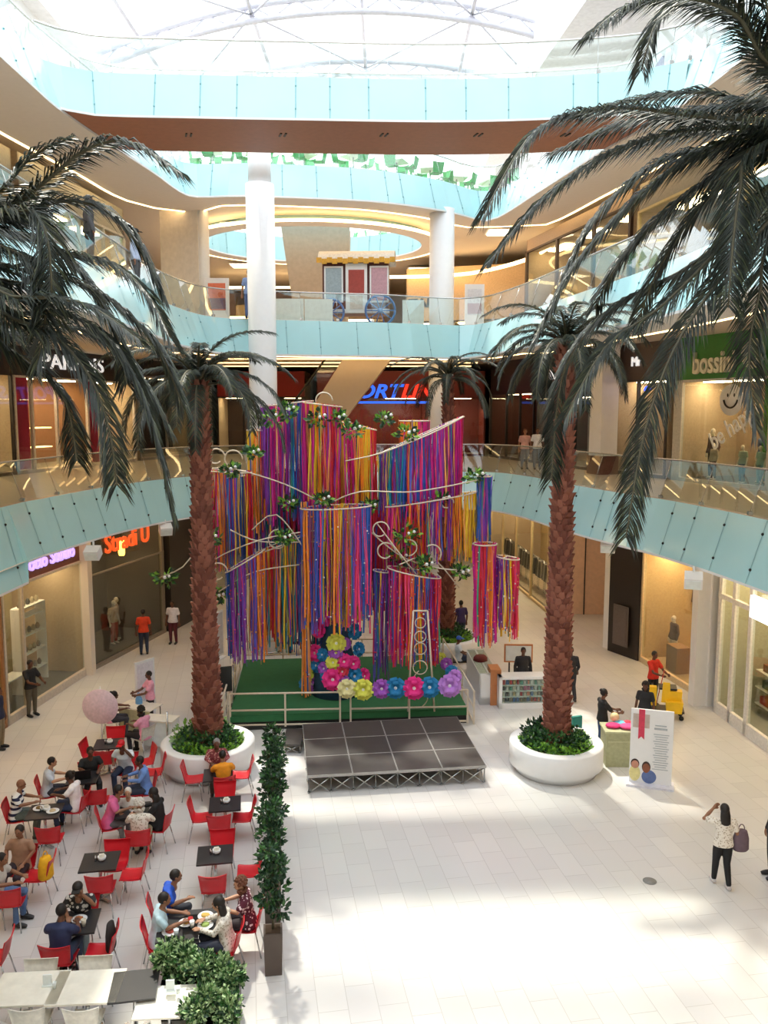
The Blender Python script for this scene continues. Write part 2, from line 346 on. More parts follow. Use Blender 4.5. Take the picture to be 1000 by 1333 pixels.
# ------------------------------------------------------------------ shops (local x along the front, y into the shop)
def shop(A, B, z, h, label, board='2a2422', board_h=1.1, frame='d8d2c8', back='c8b497', depth=2.6, mull=(), light=5.0, glassy=True, sill=.12, lamps=3, floorc='8d8378', fthick=.09, side='b8a48a'):
    A = Vector(A); B = Vector(B); d = B - A; W = d.length
    r = empty('shop', (A.x, A.y, z), math.atan2(d.y, d.x), label, 'shop')
    fm = colour(frame, .5, 'frame'); hb = h - board_h
    if board_h > 0: MB().box((W / 2, .1, hb + board_h / 2), (W, .2, board_h)).build('sign_board', colour(board, .5, 'board'), r)
    b = MB(); b.box((W / 2, depth, h / 2), (W, .08, h)); b.build('back_wall', colour(back, .8, 'interior'), r)
    for xx in (.03, W - .03): MB().box((xx, depth / 2, h / 2), (.06, depth, h)).build('side_wall', colour(side, .8, 'interior'), r)
    MB().box((W / 2, depth / 2 + .1, .05), (W, depth - .2, .1)).build('display_floor', colour(floorc, .6, 'interior'), r)
    MB().box((W / 2, depth / 2 + .1, hb + .02), (W, depth - .2, .06)).build('display_ceiling', colour(side, .8, 'interior'), r)
    xs = [0.05] + [m * W for m in mull] + [W - .05]
    f = MB()
    for x in xs: f.box((x, 0, hb / 2), (fthick, .12, hb))
    f.box((W / 2, 0, sill / 2), (W, .12, sill)); f.box((W / 2, 0, hb - .04), (W, .12, .08)); f.build('window_frame', fm, r)
    if glassy:
        for i in range(len(xs) - 1): MB().box(((xs[i] + xs[i + 1]) / 2, 0, (hb + sill) / 2), (xs[i + 1] - xs[i] - .08, .015, hb - sill - .08)).build('window_pane', M['shopglass'], r)
    if light > 0:
        lm = mat('shop_lamp_%g' % light, 'ffffff', .5, emit='ffdcae', es=light * 3.2, var=0)
        for i in range(lamps): MB().box((W * (i + .5) / lamps, 1.0, hb - .06), (W / lamps * .55, .5, .05)).build('ceiling_lamp', lm, r)
    return r, W
def on(r, x, y, z, rz=0.):
    M_ = Matrix.Translation(r.location) @ Matrix.Rotation(r.rotation_euler.z, 4, 'Z'); p = M_ @ Vector((x, y, z)); return p, r.rotation_euler.z + rz
SIGNZ = R(90)
def sign(r, W, s, size, m, xf, zc, xs=1., bold=.0, ext=.04, name='sign_lettering', shear=0.):
    return text(s, size, m, r, (W * xf, -.05, zc), (SIGNZ, 0, 0), name, ext, bold, xs, shear=shear)
def letters(r, W, s, size, m, x0, zc, ext=.03, **k): return sign(r, W, s, size, m, x0, zc, ext=ext, **k)
whitel = mat('white_sign_letters', 'f4f4f0', .4, emit='ffffff', es=.35, var=0)
# ground level, left side
gl1, W1 = shop((-11.9, 15.5), (-10.85, 22.9), 0, 5.1, 'dim shop window with orange timber pillar at the far left', board='8a6f58', board_h=.7, frame='a9774d', back='a58a66', mull=(.5, .9), light=3, side='b07f52')
gl2, W2 = shop((-10.85, 22.95), (-10.25, 27.7), 0, 5.15, 'ground floor shop with purple lettered sign and white shelf display', board='7b4a37', board_h=1.15, frame='cfc4b6', back='c2b592', mull=(.22,), light=3.4, floorc='6d6d6f', sill=.25)
letters(gl2, W2, 'Totto Studio', .6, mat('lilac_lit_letters', 'b9a4f2', .4, emit='a48cf5', es=.9, var=0), .56, 4.42, bold=.012)
MB().box((W2 + .02, -.12, 2.57), (.3, .3, 5.15)).build('pilaster', M['plaster'], gl2)
gl3, W3 = shop((-10.2, 28.0), (-8.98, 33.2), 0, 5.15, 'ground floor shop with orange lettering and mannequins behind glass', board='4a3a33', board_h=.12, frame='8f8579', back='4d443f', mull=(.97,), light=2.2, floorc='5b5450', side='5c514a', fthick=.05)
MB().box((W3 / 2, -.03, 3.35), (W3, .05, .06)).build('transom', colour('8f8579', .5, 'frame'), gl3)
letters(gl3, W3, 'Stradi U', .95, mat('orange_lit_letters', 'e0592a', .5, emit='e0501e', es=.55, var=0), .5, 4.25, bold=.01)
for x, z in ((1.3, 4.0), (3.6, 3.75)):
    p, a = on(gl3, x, .8, z); r = empty('pendant_lamp', p, 0, 'warm glowing pendant lamp in the orange lettered shop, %s' % ('nearer one' if x < 2 else 'farther one'), 'lamp')
    MB().lathe([(.05, .32), (.12, .26), (.13, -.2), (.10, -.3)], n=12).build('shade', mat('amber_lamp', 'ffd37a', .5, emit='ffb845', es=5, var=0), r); MB().tube([(0, 0, .3), (0, 0, 1.1)], .012, n=5).build('cord', M['black'], r)
wall('wall_left_pillar', (-8.95, 33.3), (-8.2, 36.6), 0, 5.15, M['dark'], .5)
wall('wall_left_pier', (-8.35, 36.7), (-8.0, 37.1), 0, 5.15, M['plaster'], .5)
gl4, W4 = shop((-8.3, 37.4), (-6.3, 52), 0, 5.15, 'brown panelled shop at the far left of the ground floor', board='a98f78', board_h=1.3, frame='9c8468', back='8c7353', mull=(.3, .6), light=2)
letters(gl4, W4, 'BB', .5, colour('8a3a4a', .5, 'paint'), .04, 4.3)
# ground level, right side
rc, Wc = shop((6.3, 48.2), (7.35, 36.4), 0, 5.1, 'ground floor clothes shop along the right corridor', board='c6b29c', board_h=.75, frame='cdb98e', back='b49a6d', mull=(.25, .5, .75), light=5, depth=3, floorc='a9957a')
wall('wall_right_1', (7.35, 36.4), (10.4, 36.2), 0, 5.0, mat('peach_wall', 'e3bfa2', .8))
b = MB().box((8.9, 36.15, 2.5), (.04, .06, 5.0)); struct(b.build('trim_6', M['dark']))
rn, Wn = shop((10.4, 36.15), (12.5, 36.1), 0, 5.0, 'narrow lit recess with shelves beside the peach wall', board_h=.0, board='3a302c', frame='2c2625', back='8a6a50', light=5, lamps=1)
fsig = empty('shop_sign', (9.3, 33.2, 5.05), R(-14), 'white lettered shop name on dark band under the right gallery', 'sign')
MB().box((0, .1, .0), (4.4, .12, .62)).build('sign_board', colour('4a4550', .5, 'board'), fsig); text('FOREVER 21', .62, whitel, fsig, (-.1, .02, 0), (R(90), 0, 0), 'sign_lettering', .03, .012)
wall('wall_right_pier', (8.55, 31.1), (8.75, 30.75), 0, 5.15, M['white'], .35)
dp = struct(MB().box((0, 0, 2.6), (1.55, .5, 5.2)).build('wall_right_pillar', M['dark'], None, (9.05, 30.0, 0), R(-62)))
o = MB().box((0, 0, 1.05), (.75, .04, 1.5)).box((0, -.03, 1.05), (.62, .02, 1.3), colour('6a605c', .4, 'paint')).build('notice_board', colour('544b48', .4, 'paint'), None, (8.72, 29.85, .1), R(-62)); tag(o, 'grey framed notice board on the dark pillar', 'notice board')
rs, Ws = shop((9.28, 29.3), (10.0, 25.2), 0, 5.15, 'ground floor fashion window with mannequins, right side', board='d9cfc5', board_h=.95, frame='e0cba4', back='a88c6c', mull=(), light=7, floorc='c9ac7e', side='cdb182', sill=.2, fthick=.3)
struct(MB().box((0, 0, 2.6), (.5, .5, 5.2)).box((.0, -.45, 2.6), (.32, .4, 5.2)).build('wall_right_pier_1', M['white'], None, (10.1, 24.8, 0), R(-80)))
rd, Wd = shop((10.0, 24.1), (10.5, 17.5), 0, 5.15, 'ground floor shop with white framed glass doors, right edge', board='e6ddcf', board_h=.35, frame='e9e7e4', back='a9a58c', mull=(.13, .27, .55, .85), light=6, sill=.35, fthick=.16, floorc='8f8c80', side='b8b49a')
MB().box((Wd / 2, -.03, 3.6), (Wd, .12, .14)).build('transom', colour('e9e7e4', .5, 'frame'), rd)
MB().box((Wd * .43, -.16, 3.75), (1.6, .12, .6)).build('lit_sign_panel', mat('lit_panel', 'ffffff', .5, emit='ffffff', es=1.6, var=0), rd)
# spotlights under the gallery edge
sp0 = None
for x, y, lab in ((403, 216, 'left'), (0, 0, '')) if False else ((122, 717, 'between the purple and orange signs'), (215, 687, 'beside the dark left pillar'), (792, 708, 'above the dark right pillar'), (903, 752, 'above the right mannequin window')):
    p = at(x, y, 4.95)
    if sp0 is None:
        sp0 = empty('spotlight', p, 0); MB().tube([(0, 0, .28), (0, 0, .1)], .03, M['white']).tube([(-.16, 0, .1), (.16, 0, .1)], .025, M['white']).build('bracket', M['white'], sp0)
        MB().box((0, -.08, -.05), (.42, .36, .3), rx=R(25)).build('lamp_body', M['white'], sp0); MB().box((0, -.25, -.14), (.34, .02, .24), rx=R(25)).build('lens', M['frosted'], sp0); s = sp0
    else: s = dup(sp0, p, R(-20) if x > 500 else R(25))
    tag(s, 'white box spotlight under the first gallery, ' + lab, 'spotlight', 'spotlights under the gallery')
# first gallery shops
s1, w1 = shop((-15.4, 22), (-14.0, 31.5), L1, 5.0, 'first floor shop with cream window left of the pink curtained shop', board='2b2322', board_h=1.2, frame='2b2322', back='e6d5ac', mull=(.6,), light=5)
s2, w2 = shop((-14.0, 31.6), (-12.0, 40.2), L1, 5.0, 'first floor shop with dark sign board and pink curtains', board='241c1b', board_h=1.25, frame='d8d0ca', back='9a7352', mull=(.12, .3, .55, .72), light=7, fthick=.12)
letters(s2, w2, 'PARFOIS', .85, whitel, .45, 4.35, xs=1.4)
for x0, x1 in ((.3, 1.35), (5.3, 6.2)):
    b = MB(); P = [Vector((x0 + (x1 - x0) * i / 16, .35 + .06 * (i % 2), 0)) for i in range(17)]
    b.strip([p + Vector((0, 0, .12)) for p in P], [p + Vector((0, 0, 3.7)) for p in P], smooth=True); b.build('curtain', colour('d8436e', .8), s2)
for x in (2.4, 3.4): 
    for z in (.9, 1.7): MB().box((x, 1.3, z), (.9, .4, .05)).build('lit_shelf', mat('lit_shelf', 'ffe6b8', .5, emit='ffd28a', es=2.5, var=0), s2)
s3, w3 = shop((-11.9, 40.4), (-9.6, 46.5), L1, 5.0, 'dark first floor shop beside the left palm', board='2a2627', board_h=.9, frame='8c8885', back='2a2a2e', mull=(.35, .65), light=1.5)
s4, w4 = shop((-9.4, 47), (-4.4, 47), L1, 4.6, 'first floor shop with red fascia behind the ribbon tree', board='a3221f', board_h=1.4, frame='2a2020', back='3c2c26', mull=(.3, .6), light=4, depth=3)
s5, w5 = shop((-3.6, 44.5), (5.4, 44.5), L1, 4.5, 'first floor shop with blue and red italic sign behind the ribbon tree', board='6d211f', board_h=1.35, frame='5a1b1a', back='6a2320', mull=(.62, .8), light=4, side='7a2a22')
letters(s5, w5, 'SPORT', 1.0, mat('blue_lit_letters', '2b62d8', .4, emit='2a60e0', es=.8, var=0), .30, 3.75 - .35, xs=1.15, bold=.03, shear=.3)
letters(s5, w5, 'LINE', 1.0, mat('red_lit_letters', 'e33a2c', .4, emit='e8301f', es=.8, var=0), .62, 3.4, xs=1.1, bold=.03, shear=.3)
b = MB().box((w5 * .4, -.12, 2.85), (6.4, .05, .12)); b.build('sign_underline', MATS['blue_lit_letters'], s5)
s6, w6 = shop((5.6, 44), (7.0, 38.8), L1, 4.9, 'dark brown first floor shop right of the ribbon tree', board='1f1a1a', board_h=1.6, frame='1f1a1a', back='5a3426', mull=(.4, .7), light=1.5, side='4a2c22')
s7, w7 = shop((7.05, 38.4), (8.45, 33.2), L1, 4.95, 'black fronted first floor sports shop with white lettering', board='17161a', board_h=1.9, frame='17161a', back='7d848e', mull=(.3, .68), light=5, floorc='3a3a3e', side='3a3d44')
letters(s7, w7, 'adidas', .85, whitel, .42, 4.05, bold=.02)
letters(s7, w7, 'dep', .42, whitel, .7, 2.9, shear=.3)
struct(MB().box((0, 0, 2.45), (.75, .75, 4.9), M['white']).box((0, 0, .35), (.85, .85, .7), colour('6b4a44', .5, 'paint')).build('wall_right_pier_2', M['white'], None, (8.4, 31.9, L1), R(-70)))
s8, w8 = shop((8.95, 32.3), (10.0, 29.4), L1, 4.95, 'first floor shop with small blue lights right of the sports shop', board='5a4d48', board_h=1.4, frame='4a4442', back='b09a7c', mull=(.45,), light=4)
letters(s8, w8, 'Mr', .5, whitel, .4, 4.2)
for i in (0, 1): MB().ball((w8 * (.4 + .4 * i), .5, 3.2), .13).build('blue_lamp', mat('blue_lamp', '4060ff', .4, emit='2a48ff', es=5, var=0), s8)
s9, w9 = shop((10.2, 29.0), (11.7, 24.9), L1, 4.95, 'first floor shop with green sign board and smiley window', board='2f7d33', board_h=1.5, frame='c9c6bf', back='a08a72', mull=(), light=6, fthick=.4, floorc='4d4a44')
text('bossini', 1.0, mat('cream_raised_letters', 'e4dfc8', .5), s9, (w9 * .39, -.06, 3.95), (SIGNZ, 0, 0), 'sign_lettering', .05, .02, .7)
b = MB(); b.lathe([(.46, -.04), (.46, .04)], n=28); o = b.build('sign_disc', MATS['cream_raised_letters'], s9); o.location = (w9 * .78, -.08, 4.15); o.rotation_euler.x = R(90)
text('a', .7, MATS['board_2f7d33'], s9, (w9 * .78, -.14, 4.15), (SIGNZ, 0, 0), 'sign_mark', .02, .02)
o = MB().lathe([(.5, -.012), (.5, .012)], n=28).build('smiley_sticker', M['white'], s9); o.location = (w9 * .58, -.03, 2.75); o.rotation_euler.x = R(90)
MB().tube([(w9 * .58 + .3 * math.cos(a), -.06, 2.8 + .3 * math.sin(a)) for a in [R(190 + 16 * i) for i in range(11)]], .03, n=6).build('smile', M['dark'], s9)
for e in (-.14, .14): MB().ball((w9 * .58 + e, -.05, 2.9), (.03, .02, .06)).build('eye', M['dark'], s9)
o = text('be happy', .85, M['white'], s9, (w9 * .62, -.04, 1.95), (SIGNZ, R(-32), 0), 'window_lettering', .01, .01, .75)
MB().box((w9 * .88, .5, 1.9), (.9, .06, 3.2)).build('green_backdrop', colour('4fa32e', .6, 'paint'), s9)
struct(MB().box((0, 0, 2.5), (1.1, .7, 5.0)).build('wall_right_pier_3', M['white'], None, (12.2, 24.0, L1), R(-72)))
s10, w10 = shop((12.4, 23.2), (13.4, 12), L1, 4.95, 'first floor shop at the right edge of the gallery', board='6d645c', board_h=1.3, frame='3a3633', back='a89a88', mull=(.3, .6), light=4)
# second gallery shops
u1, x1 = shop((-12.5, 14), (-11.2, 26), L2, 4.5, 'second floor glass fronted shop at the far left', board='9a9a90', board_h=1.0, frame='b9bab4', back='8a7462', mull=(.2, .4, .6, .8), light=3.5)
u2, x2 = shop((-11.1, 26.2), (-10.2, 33.6), L2, 4.5, 'second floor glass fronted shop with a plant inside, left', board='a7a79c', board_h=1.0, frame='c9cac4', back='75624f', mull=(.25, .5, .75), light=3.5)
u3, x3 = shop((-9.5, 54), (0, 54), L2, 3.4, 'second floor back shop with lit shelves left of the wagon', board='c9ae86', board_h=.8, frame='8a6f52', back='a5805c', mull=(.3, .6), light=4)
u4, x4 = shop((1.2, 46.0), (7.5, 44.0), L2, 4.3, 'second floor shop with dark lettered fascia behind the right column', board='d8b992', board_h=2.8, frame='4a4038', back='8f7c66', mull=(.4, .8), light=4)
text('ZARA', .6, M['dark'], u4, (1.15, -.06, 2.45), (SIGNZ, 0, 0), 'sign_lettering', .05, .02, 1.3)
u5, x5 = shop((6.6, 39.5), (8.8, 30.5), L2, 4.5, 'second floor brown framed glass shop, right side far', board='a08a74', board_h=.5, frame='3b2a24', back='b39c82', mull=(.35, .7), light=3.5, fthick=.16)
u6, x6 = shop((8.9, 30), (11.3, 18), L2, 4.5, 'second floor glass fronted shop, right side near', board='8f8a80', board_h=.9, frame='c9b583', back='6f7a74', mull=(.25, .5, .75), light=3.5)
wall('wall_center_2', (-8.9, 34.6), (-7.25, 34.0), L2, L3 - .9, mat('pale_beige_wall', 'e3dcd4', .85), .5)
struct(MB().lathe([(.25, 0), (.25, 4.9)], n=20).build('trim_7', M['white'], None, (-7.2, 34.0, L2)))
b = MB(); b.add([(-3.9, 38.2, L2), (-1.7, 38.2, L2), (-1.55, 38.2, 17.2), (-4.6, 38.2, 17.2), (-3.9, 40, L2), (-1.7, 40, L2), (-1.55, 40, 17.2), (-4.6, 40, 17.2)], [(0, 1, 2, 3), (1, 5, 6, 2), (5, 4, 7, 6), (4, 0, 3, 7)]); struct(b.build('wall_center_3', mat('taupe_wall', 'b9aa9a', .85)))
# escalator underside rising behind the ribbon tree
es = empty('escalator', (-4.9, 38, L1), 0, 'escalator rising to the right behind the ribbon tree', 'escalator')
b = MB(); P = [(0, 0, .0), (1.5, 0, 0), (5.9, 0, 5.6), (3.6, 0, 5.6)]
b.add([Vector(p) for p in P] + [Vector(p) + Vector((0, 1.6, 0)) for p in P], [(0, 1, 2, 3), (7, 6, 5, 4), (0, 4, 5, 1), (1, 5, 6, 2), (2, 6, 7, 3), (3, 7, 4, 0)]); b.build('truss', M['plaster'], es)
MB().tube([(-.6, -.05, .9), (3.2, -.05, 6.0)], .05, n=8).build('handrail', M['black'], es)
MB().strip([Vector((0, -.02, .3)), Vector((3.6, -.02, 5.6))], [Vector((-.6, -.02, .9)), Vector((3.2, -.02, 6.0))]).build('glass_side', M['glass'], es)
for k, (y, z) in enumerate(((37.5, L2 - 1.55), (40.5, L2 - 1.55), (43.5, L2 - 1.55))):
    r = empty('cove_light', (0, y, z), 0, 'warm ceiling cove line on the first floor, %s from the atrium' % ['first', 'second', 'third'][k], 'light', 'ceiling cove lines')
    MB().box((-2 + 0, 0, .55), (13, .18, .05)).build('lamp_strip', M['coved'], r)
r = empty('cove_light', (0, 0, 0), 0, 'warm curved cove line above the dark lettered shop', 'light')
MB().tube(smoothcurve([(-1.5, 46, 16.2), (1.5, 45.4, 16.1), (4.5, 44.3, 16.1), (6.8, 41, 16.2), (7.6, 38, 16.4)], 1), .09, n=6).build('lamp_strip', M['cove'], r)
r = empty('cove_light', (0, 0, 0), 0, 'warm cove lines left of the wagon kiosk on the second floor', 'light')
b = MB(); b.box((-7, 51, 16.35), (6, .12, .12)); b.box((-7, 52, 14.7), (6, .12, .12)); b.build('lamp_strip', M['cove'], r)
for i, (x, y, z) in enumerate(((-9, 44, 4.9), (-3, 44, 4.9), (3, 44, 4.9), (-6, 54, 4.9), (1, 54, 4.9), (-3, 38, 4.9), (3, 37.5, 4.9), (8.6, 33.2, 4.9), (-9.2, 36, 4.9))):  # added fill light: glowing panels that lift the dark floor at the back
    o = MB().box((0, 0, 0), (1.3, 1.3, .05), mat('passage_lamp_warm', 'ffffff', .5, emit='ffd9b0', es=3.5, var=0)).box((0, 0, .04), (1.5, 1.5, .05), M['white']).build('ceiling_lamp', None, None, (x, y, z)); tag(o, 'square warm ceiling lamp over the ground floor passage behind the tree', 'lamp', 'ceiling lamps of the back passage')
# ------------------------------------------------------------------ palms
def frond_mesh(P, L=.55, n=60, wl=.028, seed=0, droop=.5, two=True):
    """leaflets both sides of a curved stalk P (list of Vector)"""
    rg = random.Random(seed); C = smoothcurve(P, .12); 
    cum = [0.]
    for i in range(1, len(C)): cum.append(cum[-1] + (C[i] - C[i - 1]).length)
    T = cum[-1]
    def pt(d):
        for i in range(1, len(C)):
            if cum[i] >= d:
                t = (d - cum[i - 1]) / max(1e-6, cum[i] - cum[i - 1]); return C[i - 1].lerp(C[i], t), (C[i] - C[i - 1]).normalized()
        return C[-1], (C[-1] - C[-2]).normalized()
    b = MB(); K = max(6, int(T / .25)); Q = [pt(T * i / K)[0] for i in range(K + 1)]
    b.tube(Q, [.035 * (1 - .85 * i / K) + .004 for i in range(K + 1)], M['rachis'], n=5)
    for i in range(n):
        u = .10 + .90 * (i + rg.random() * .6) / n; p, t = pt(T * u)
        side = t.cross(Vector((0, 0, 1)))
        if side.length < .1: side = Vector((1, 0, 0)) - t * t.x
        side.normalize(); up = side.cross(t).normalized()
        ll = L * (min(1, .35 + u * 2.6) if u < .3 else 1 - .55 * ((u - .3) / .7) ** 1.5) * rg.uniform(.85, 1.1)
        for s in (-1, 1):
            d = (t * rg.uniform(.75, 1.0) + side * s * rg.uniform(.65, .95) + up * rg.uniform(-.05, .3)).normalized()
            a = p; m1 = p + d * ll * .5 + Vector((0, 0, -droop * ll * .10)); e = p + d * ll * .93 + Vector((0, 0, -droop * ll * .45))
            wv = d.cross(up).normalized() * wl * .5; mm = M['frond'] if rg.random() < .78 else M['frondh']; h = up * wl * .35
            b.add([a - wv * .5, a + wv * .5, m1 + wv - h, m1 + h, m1 - wv - h, e], [(0, 1, 2, 3), (0, 3, 4), (3, 2, 5), (3, 5, 4)], mm)
    return b
def trunk_mesh(h, r0=.27, r1=.19, rows=None, seed=1, lean=(0, 0)):
    rg = random.Random(seed); b = MB(); rows = rows or int(h / .15)
    ax = lambda z: Vector((lean[0] * (z / h) ** 1.3, lean[1] * (z / h), z))
    N = 14; b.tube([ax(h * i / N) for i in range(N + 1)], [r0 + (r1 - r0) * min(1, i / N * 1.3) for i in range(N + 1)], M['bark'], n=14)
    for k in range(rows):
        z = h * (k + .3) / rows; r = (r0 + (r1 - r0) * min(1, z / h * 1.3)) * .96; c = ax(z); m = 8
        for j in range(m):
            q = 2 * math.pi * (j + .5 * (k % 2)) / m + rg.uniform(-.08, .08); o = Vector((math.cos(q), math.sin(q), 0)); t = Vector((-o.y, o.x, 0)); wd = r * .42; hh = h / rows * 1.35; pr = rg.uniform(.05, .13)
            P = [c + o * r - t * wd, c + o * r + t * wd, c + o * (r + pr) + t * wd * .55 + Vector((0, 0, hh)), c + o * (r + pr) - t * wd * .55 + Vector((0, 0, hh)), c + o * (r * .8) + t * wd * .5 + Vector((0, 0, hh * .9)), c + o * (r * .8) - t * wd * .5 + Vector((0, 0, hh * .9)), c + o * (r + .01) + Vector((0, 0, -hh * .5))]
            b.add(P, [(0, 1, 2, 3), (3, 2, 4, 5), (0, 3, 5), (1, 4, 2), (6, 1, 0)], M['barkd'] if rg.random() < .5 else M['bark'])
    return b
def arc(L, az, e0, e1, n=7, base=Vector((0, 0, 0))):
    P = [base.copy()]; st = L / n
    for i in range(n):
        e = e0 + (e1 - e0) * (i / (n - 1)) ** .8; P.append(P[-1] + Vector((math.cos(az) * math.cos(e), math.sin(az) * math.cos(e), math.sin(e))) * st)
    return P
def palm(x, y, zb, h, label, fronds, r0=.27, r1=.2, seed=1, lean=(0, 0), extra=0, fl=2.5, LL=.5, group=None):
    root = empty('palm_tree', (x, y, zb), 0, label, 'palm tree', group)
    trunk_mesh(h, r0, r1, seed=seed, lean=lean).build('trunk', M['bark'], root)
    top = Vector((lean[0], lean[1], h))
    rg = random.Random(seed)
    for i, P in enumerate(fronds):
        P = [top] + [p - root.location for p in P]
        frond_mesh(P, LL, int(58 * sum((P[k + 1] - P[k]).length for k in range(len(P) - 1)) ** .9), .019, seed * 50 + i, .9).build('frond', None, root)
    for i in range(extra):
        az = i * 2.39996 + rg.uniform(-.2, .2); k = (i + .5) / extra
        e0 = R(82 - 72 * k + rg.uniform(-6, 6)); e1 = R(-10 - 70 * min(1, k * 1.3) + rg.uniform(-8, 8))
        frond_mesh(arc(fl * rg.uniform(.85, 1.1) * (1 - .15 * (k < .15)), az, e0, e1, base=top + Vector((0, 0, -.1 * k))), LL, int(40 * fl), .019, seed * 90 + i, .8).build('frond', None, root)
    return root
palm(4.35, 20.12, .45, 10.1, 'tall palm rising from the round white planter at right', [], seed=3, extra=24, fl=2.5, r0=.31, r1=.2, LL=.42)
palm(-4.45, 20.12, .45, 9.2, 'tall palm rising from the round white planter beside the cafe', [], seed=5, extra=24, fl=2.7, r0=.31, r1=.2, LL=.45)
palm(2.30, 30.0, .45, 9.7, 'far palm behind the ribbon tree', [], seed=8, extra=22, fl=2.3, r0=.27, r1=.17, LL=.34)
def fr(pts, d0, d1):
    n = len(pts); return [aty(x, y, d0 + (d1 - d0) * i / (n - 1)) for i, (x, y) in enumerate(pts)]
RF = [([(1000, 155), (900, 150), (800, 140), (700, 168), (630, 278)], 10.6, 9.6), ([(990, 165), (900, 168), (800, 195), (710, 255), (638, 338)], 10.8, 10.2), ([(985, 175), (900, 205), (820, 265), (745, 350), (695, 445)], 10.9, 11.2),
 ([(990, 185), (920, 235), (850, 290), (800, 350), (775, 400)], 11.3, 12.2), ([(985, 190), (965, 240), (955, 310), (948, 400)], 10.6, 10.0), ([(1005, 240), (940, 320), (860, 400), (790, 450), (735, 545)], 10.9, 10.2),
 ([(1010, 280), (940, 360), (880, 450), (840, 560), (815, 700)], 10.6, 9.6), ([(1000, 260), (900, 345), (800, 400), (735, 480), (718, 625)], 11.6, 12.6), ([(1010, 90), (960, 20), (880, -5), (820, 5), (768, 45)], 10.5, 9.5), ([(1010, 100), (970, 20), (920, -20), (860, 20), (835, 92)], 10.8, 10.4),
 ([(1000, 170), (930, 190), (850, 215), (770, 290), (720, 400)], 11.2, 11.6), ([(1000, 130), (940, 140), (870, 150), (800, 165), (720, 200)], 11.4, 12.6), ([(1010, 300), (990, 380), (975, 460), (985, 560)], 10.5, 10.1), ([(1000, 200), (920, 260), (860, 345), (830, 420)], 11, 11.8),
 ([(1010, 60), (1000, 0), (980, -40)], 10.5, 10.2), ([(1000, 140), (920, 120), (830, 130), (750, 150)], 11.8, 13.2)]
LF = [([(0, 268), (60, 235), (110, 195), (165, 183), (232, 222)], 9.6, 9.2), ([(0, 274), (40, 272), (62, 310), (68, 392)], 9.3, 9.0), ([(10, 285), (70, 262), (130, 268), (175, 310), (212, 385)], 9.8, 10.2), ([(0, 345), (70, 330), (140, 340), (190, 380), (222, 440)], 9.6, 9.4),
 ([(0, 365), (80, 360), (150, 395), (205, 450), (238, 530)], 9.8, 10.4), ([(0, 405), (60, 430), (110, 480), (140, 550), (152, 632)], 9.2, 8.9), ([(0, 400), (80, 405), (150, 450), (195, 540), (225, 668)], 9.8, 10.0), ([(0, 300), (60, 315), (110, 360), (150, 430), (165, 500)], 10.4, 11),
 ([(0, 425), (50, 420), (110, 430), (170, 470), (220, 560)], 10.5, 11.2), ([(0, 380), (60, 385), (120, 400), (180, 440)], 9.0, 8.7), ([(-10, 255), (20, 225), (45, 200), (90, 180)], 9.5, 9.6), ([(0, 320), (40, 345), (60, 400), (50, 470)], 9.3, 9.0), ([(0, 440), (40, 470), (85, 520), (100, 600)], 9.9, 10.4)]
def full(lst, inward): return [fr(*q) for q in lst]
palm(6.35, 11.0, .45, 12.3, 'nearest palm at the right edge, only its drooping fronds in view', full(RF, 1), seed=11, extra=0, r0=.27, r1=.22, LL=.62)
palm(-5.75, 9.8, .45, 10.9, 'nearest palm at the left edge, only its drooping fronds in view', full(LF, 1), seed=12, extra=0, r0=.25, r1=.2, LL=.6)
# ------------------------------------------------------------------ planters and foliage
def leafclump(b, c, r, n, ms, size=.12, seed=0, flat=1.):
    rg = random.Random(seed); c = Vector(c)
    for _ in range(n):
        d = Vector((rg.gauss(0, 1), rg.gauss(0, 1), rg.gauss(0, 1))).normalized(); k = rg.random() ** .4
        p = c + Vector((d.x * r[0], d.y * r[1], d.z * r[2])) * k
        a = (d + Vector((rg.uniform(-.7, .7), rg.uniform(-.7, .7), rg.uniform(-.2, .8)))).normalized(); s = size * rg.uniform(.6, 1.2)
        t = a.cross(Vector((rg.uniform(-1, 1), rg.uniform(-1, 1), rg.uniform(-1, 1)))).normalized() * s * .32; nn = a.cross(t).normalized() * s * .12
        b.add([p, p + a * s * .5 + t, p + a * s * .45 - nn, p + a * s * .5 - t, p + a * s], [(0, 1, 2), (0, 2, 3), (1, 4, 2), (2, 4, 3)], rg.choice(ms))
def planter(x, y, R0, h, label, plabel):
    r = empty('round_planter', (x, y, 0), 0, label, 'planter')
    MB().lathe([(R0 - .16, 0), (R0 - .12, .12), (R0, .2), (R0, h - .03), (R0 - .03, h), (R0 - .24, h), (R0 - .27, h - .03), (R0 - .27, h - .22)], n=56).build('bowl', M['white'], r)
    MB().lathe([(R0 - .27, h - .24), (R0 - .28, h - .2)], n=40).build('soil', M['soil'], r)
    b = MB()
    for i in range(46):
        q = i * 2.4; rr = (R0 - .42) * math.sqrt((i + .5) / 46)
        inner = rr < R0 * .5
        leafclump(b, (rr * math.cos(q), rr * math.sin(q), h + (.08 if inner else -.06)), (.24, .24, .26 if inner else .14), 60, [M['leafd'], M['leaf']] if inner else [M['leaf2'], M['leaf'], M['leaf2']], .13, i)
    for i in range(5): leafclump(b, ((R0 - .55) * math.cos(1.3 + i * .5) , (R0 - .55) * math.sin(1.3 + i * .5), h + .12), (.28, .26, .28), 90, [M['leaf3'], M['leaf2']] if x < 0 else [M['leafd']], .12, 100 + i)
    o = b.build('planter_foliage', None, None, (x, y, 0)); tag(o, plabel, 'plants', kind='stuff')
planter(4.35, 20.12, 1.17, .74, 'round white planter under the right palm', 'green ground cover filling the round planter of the right palm')
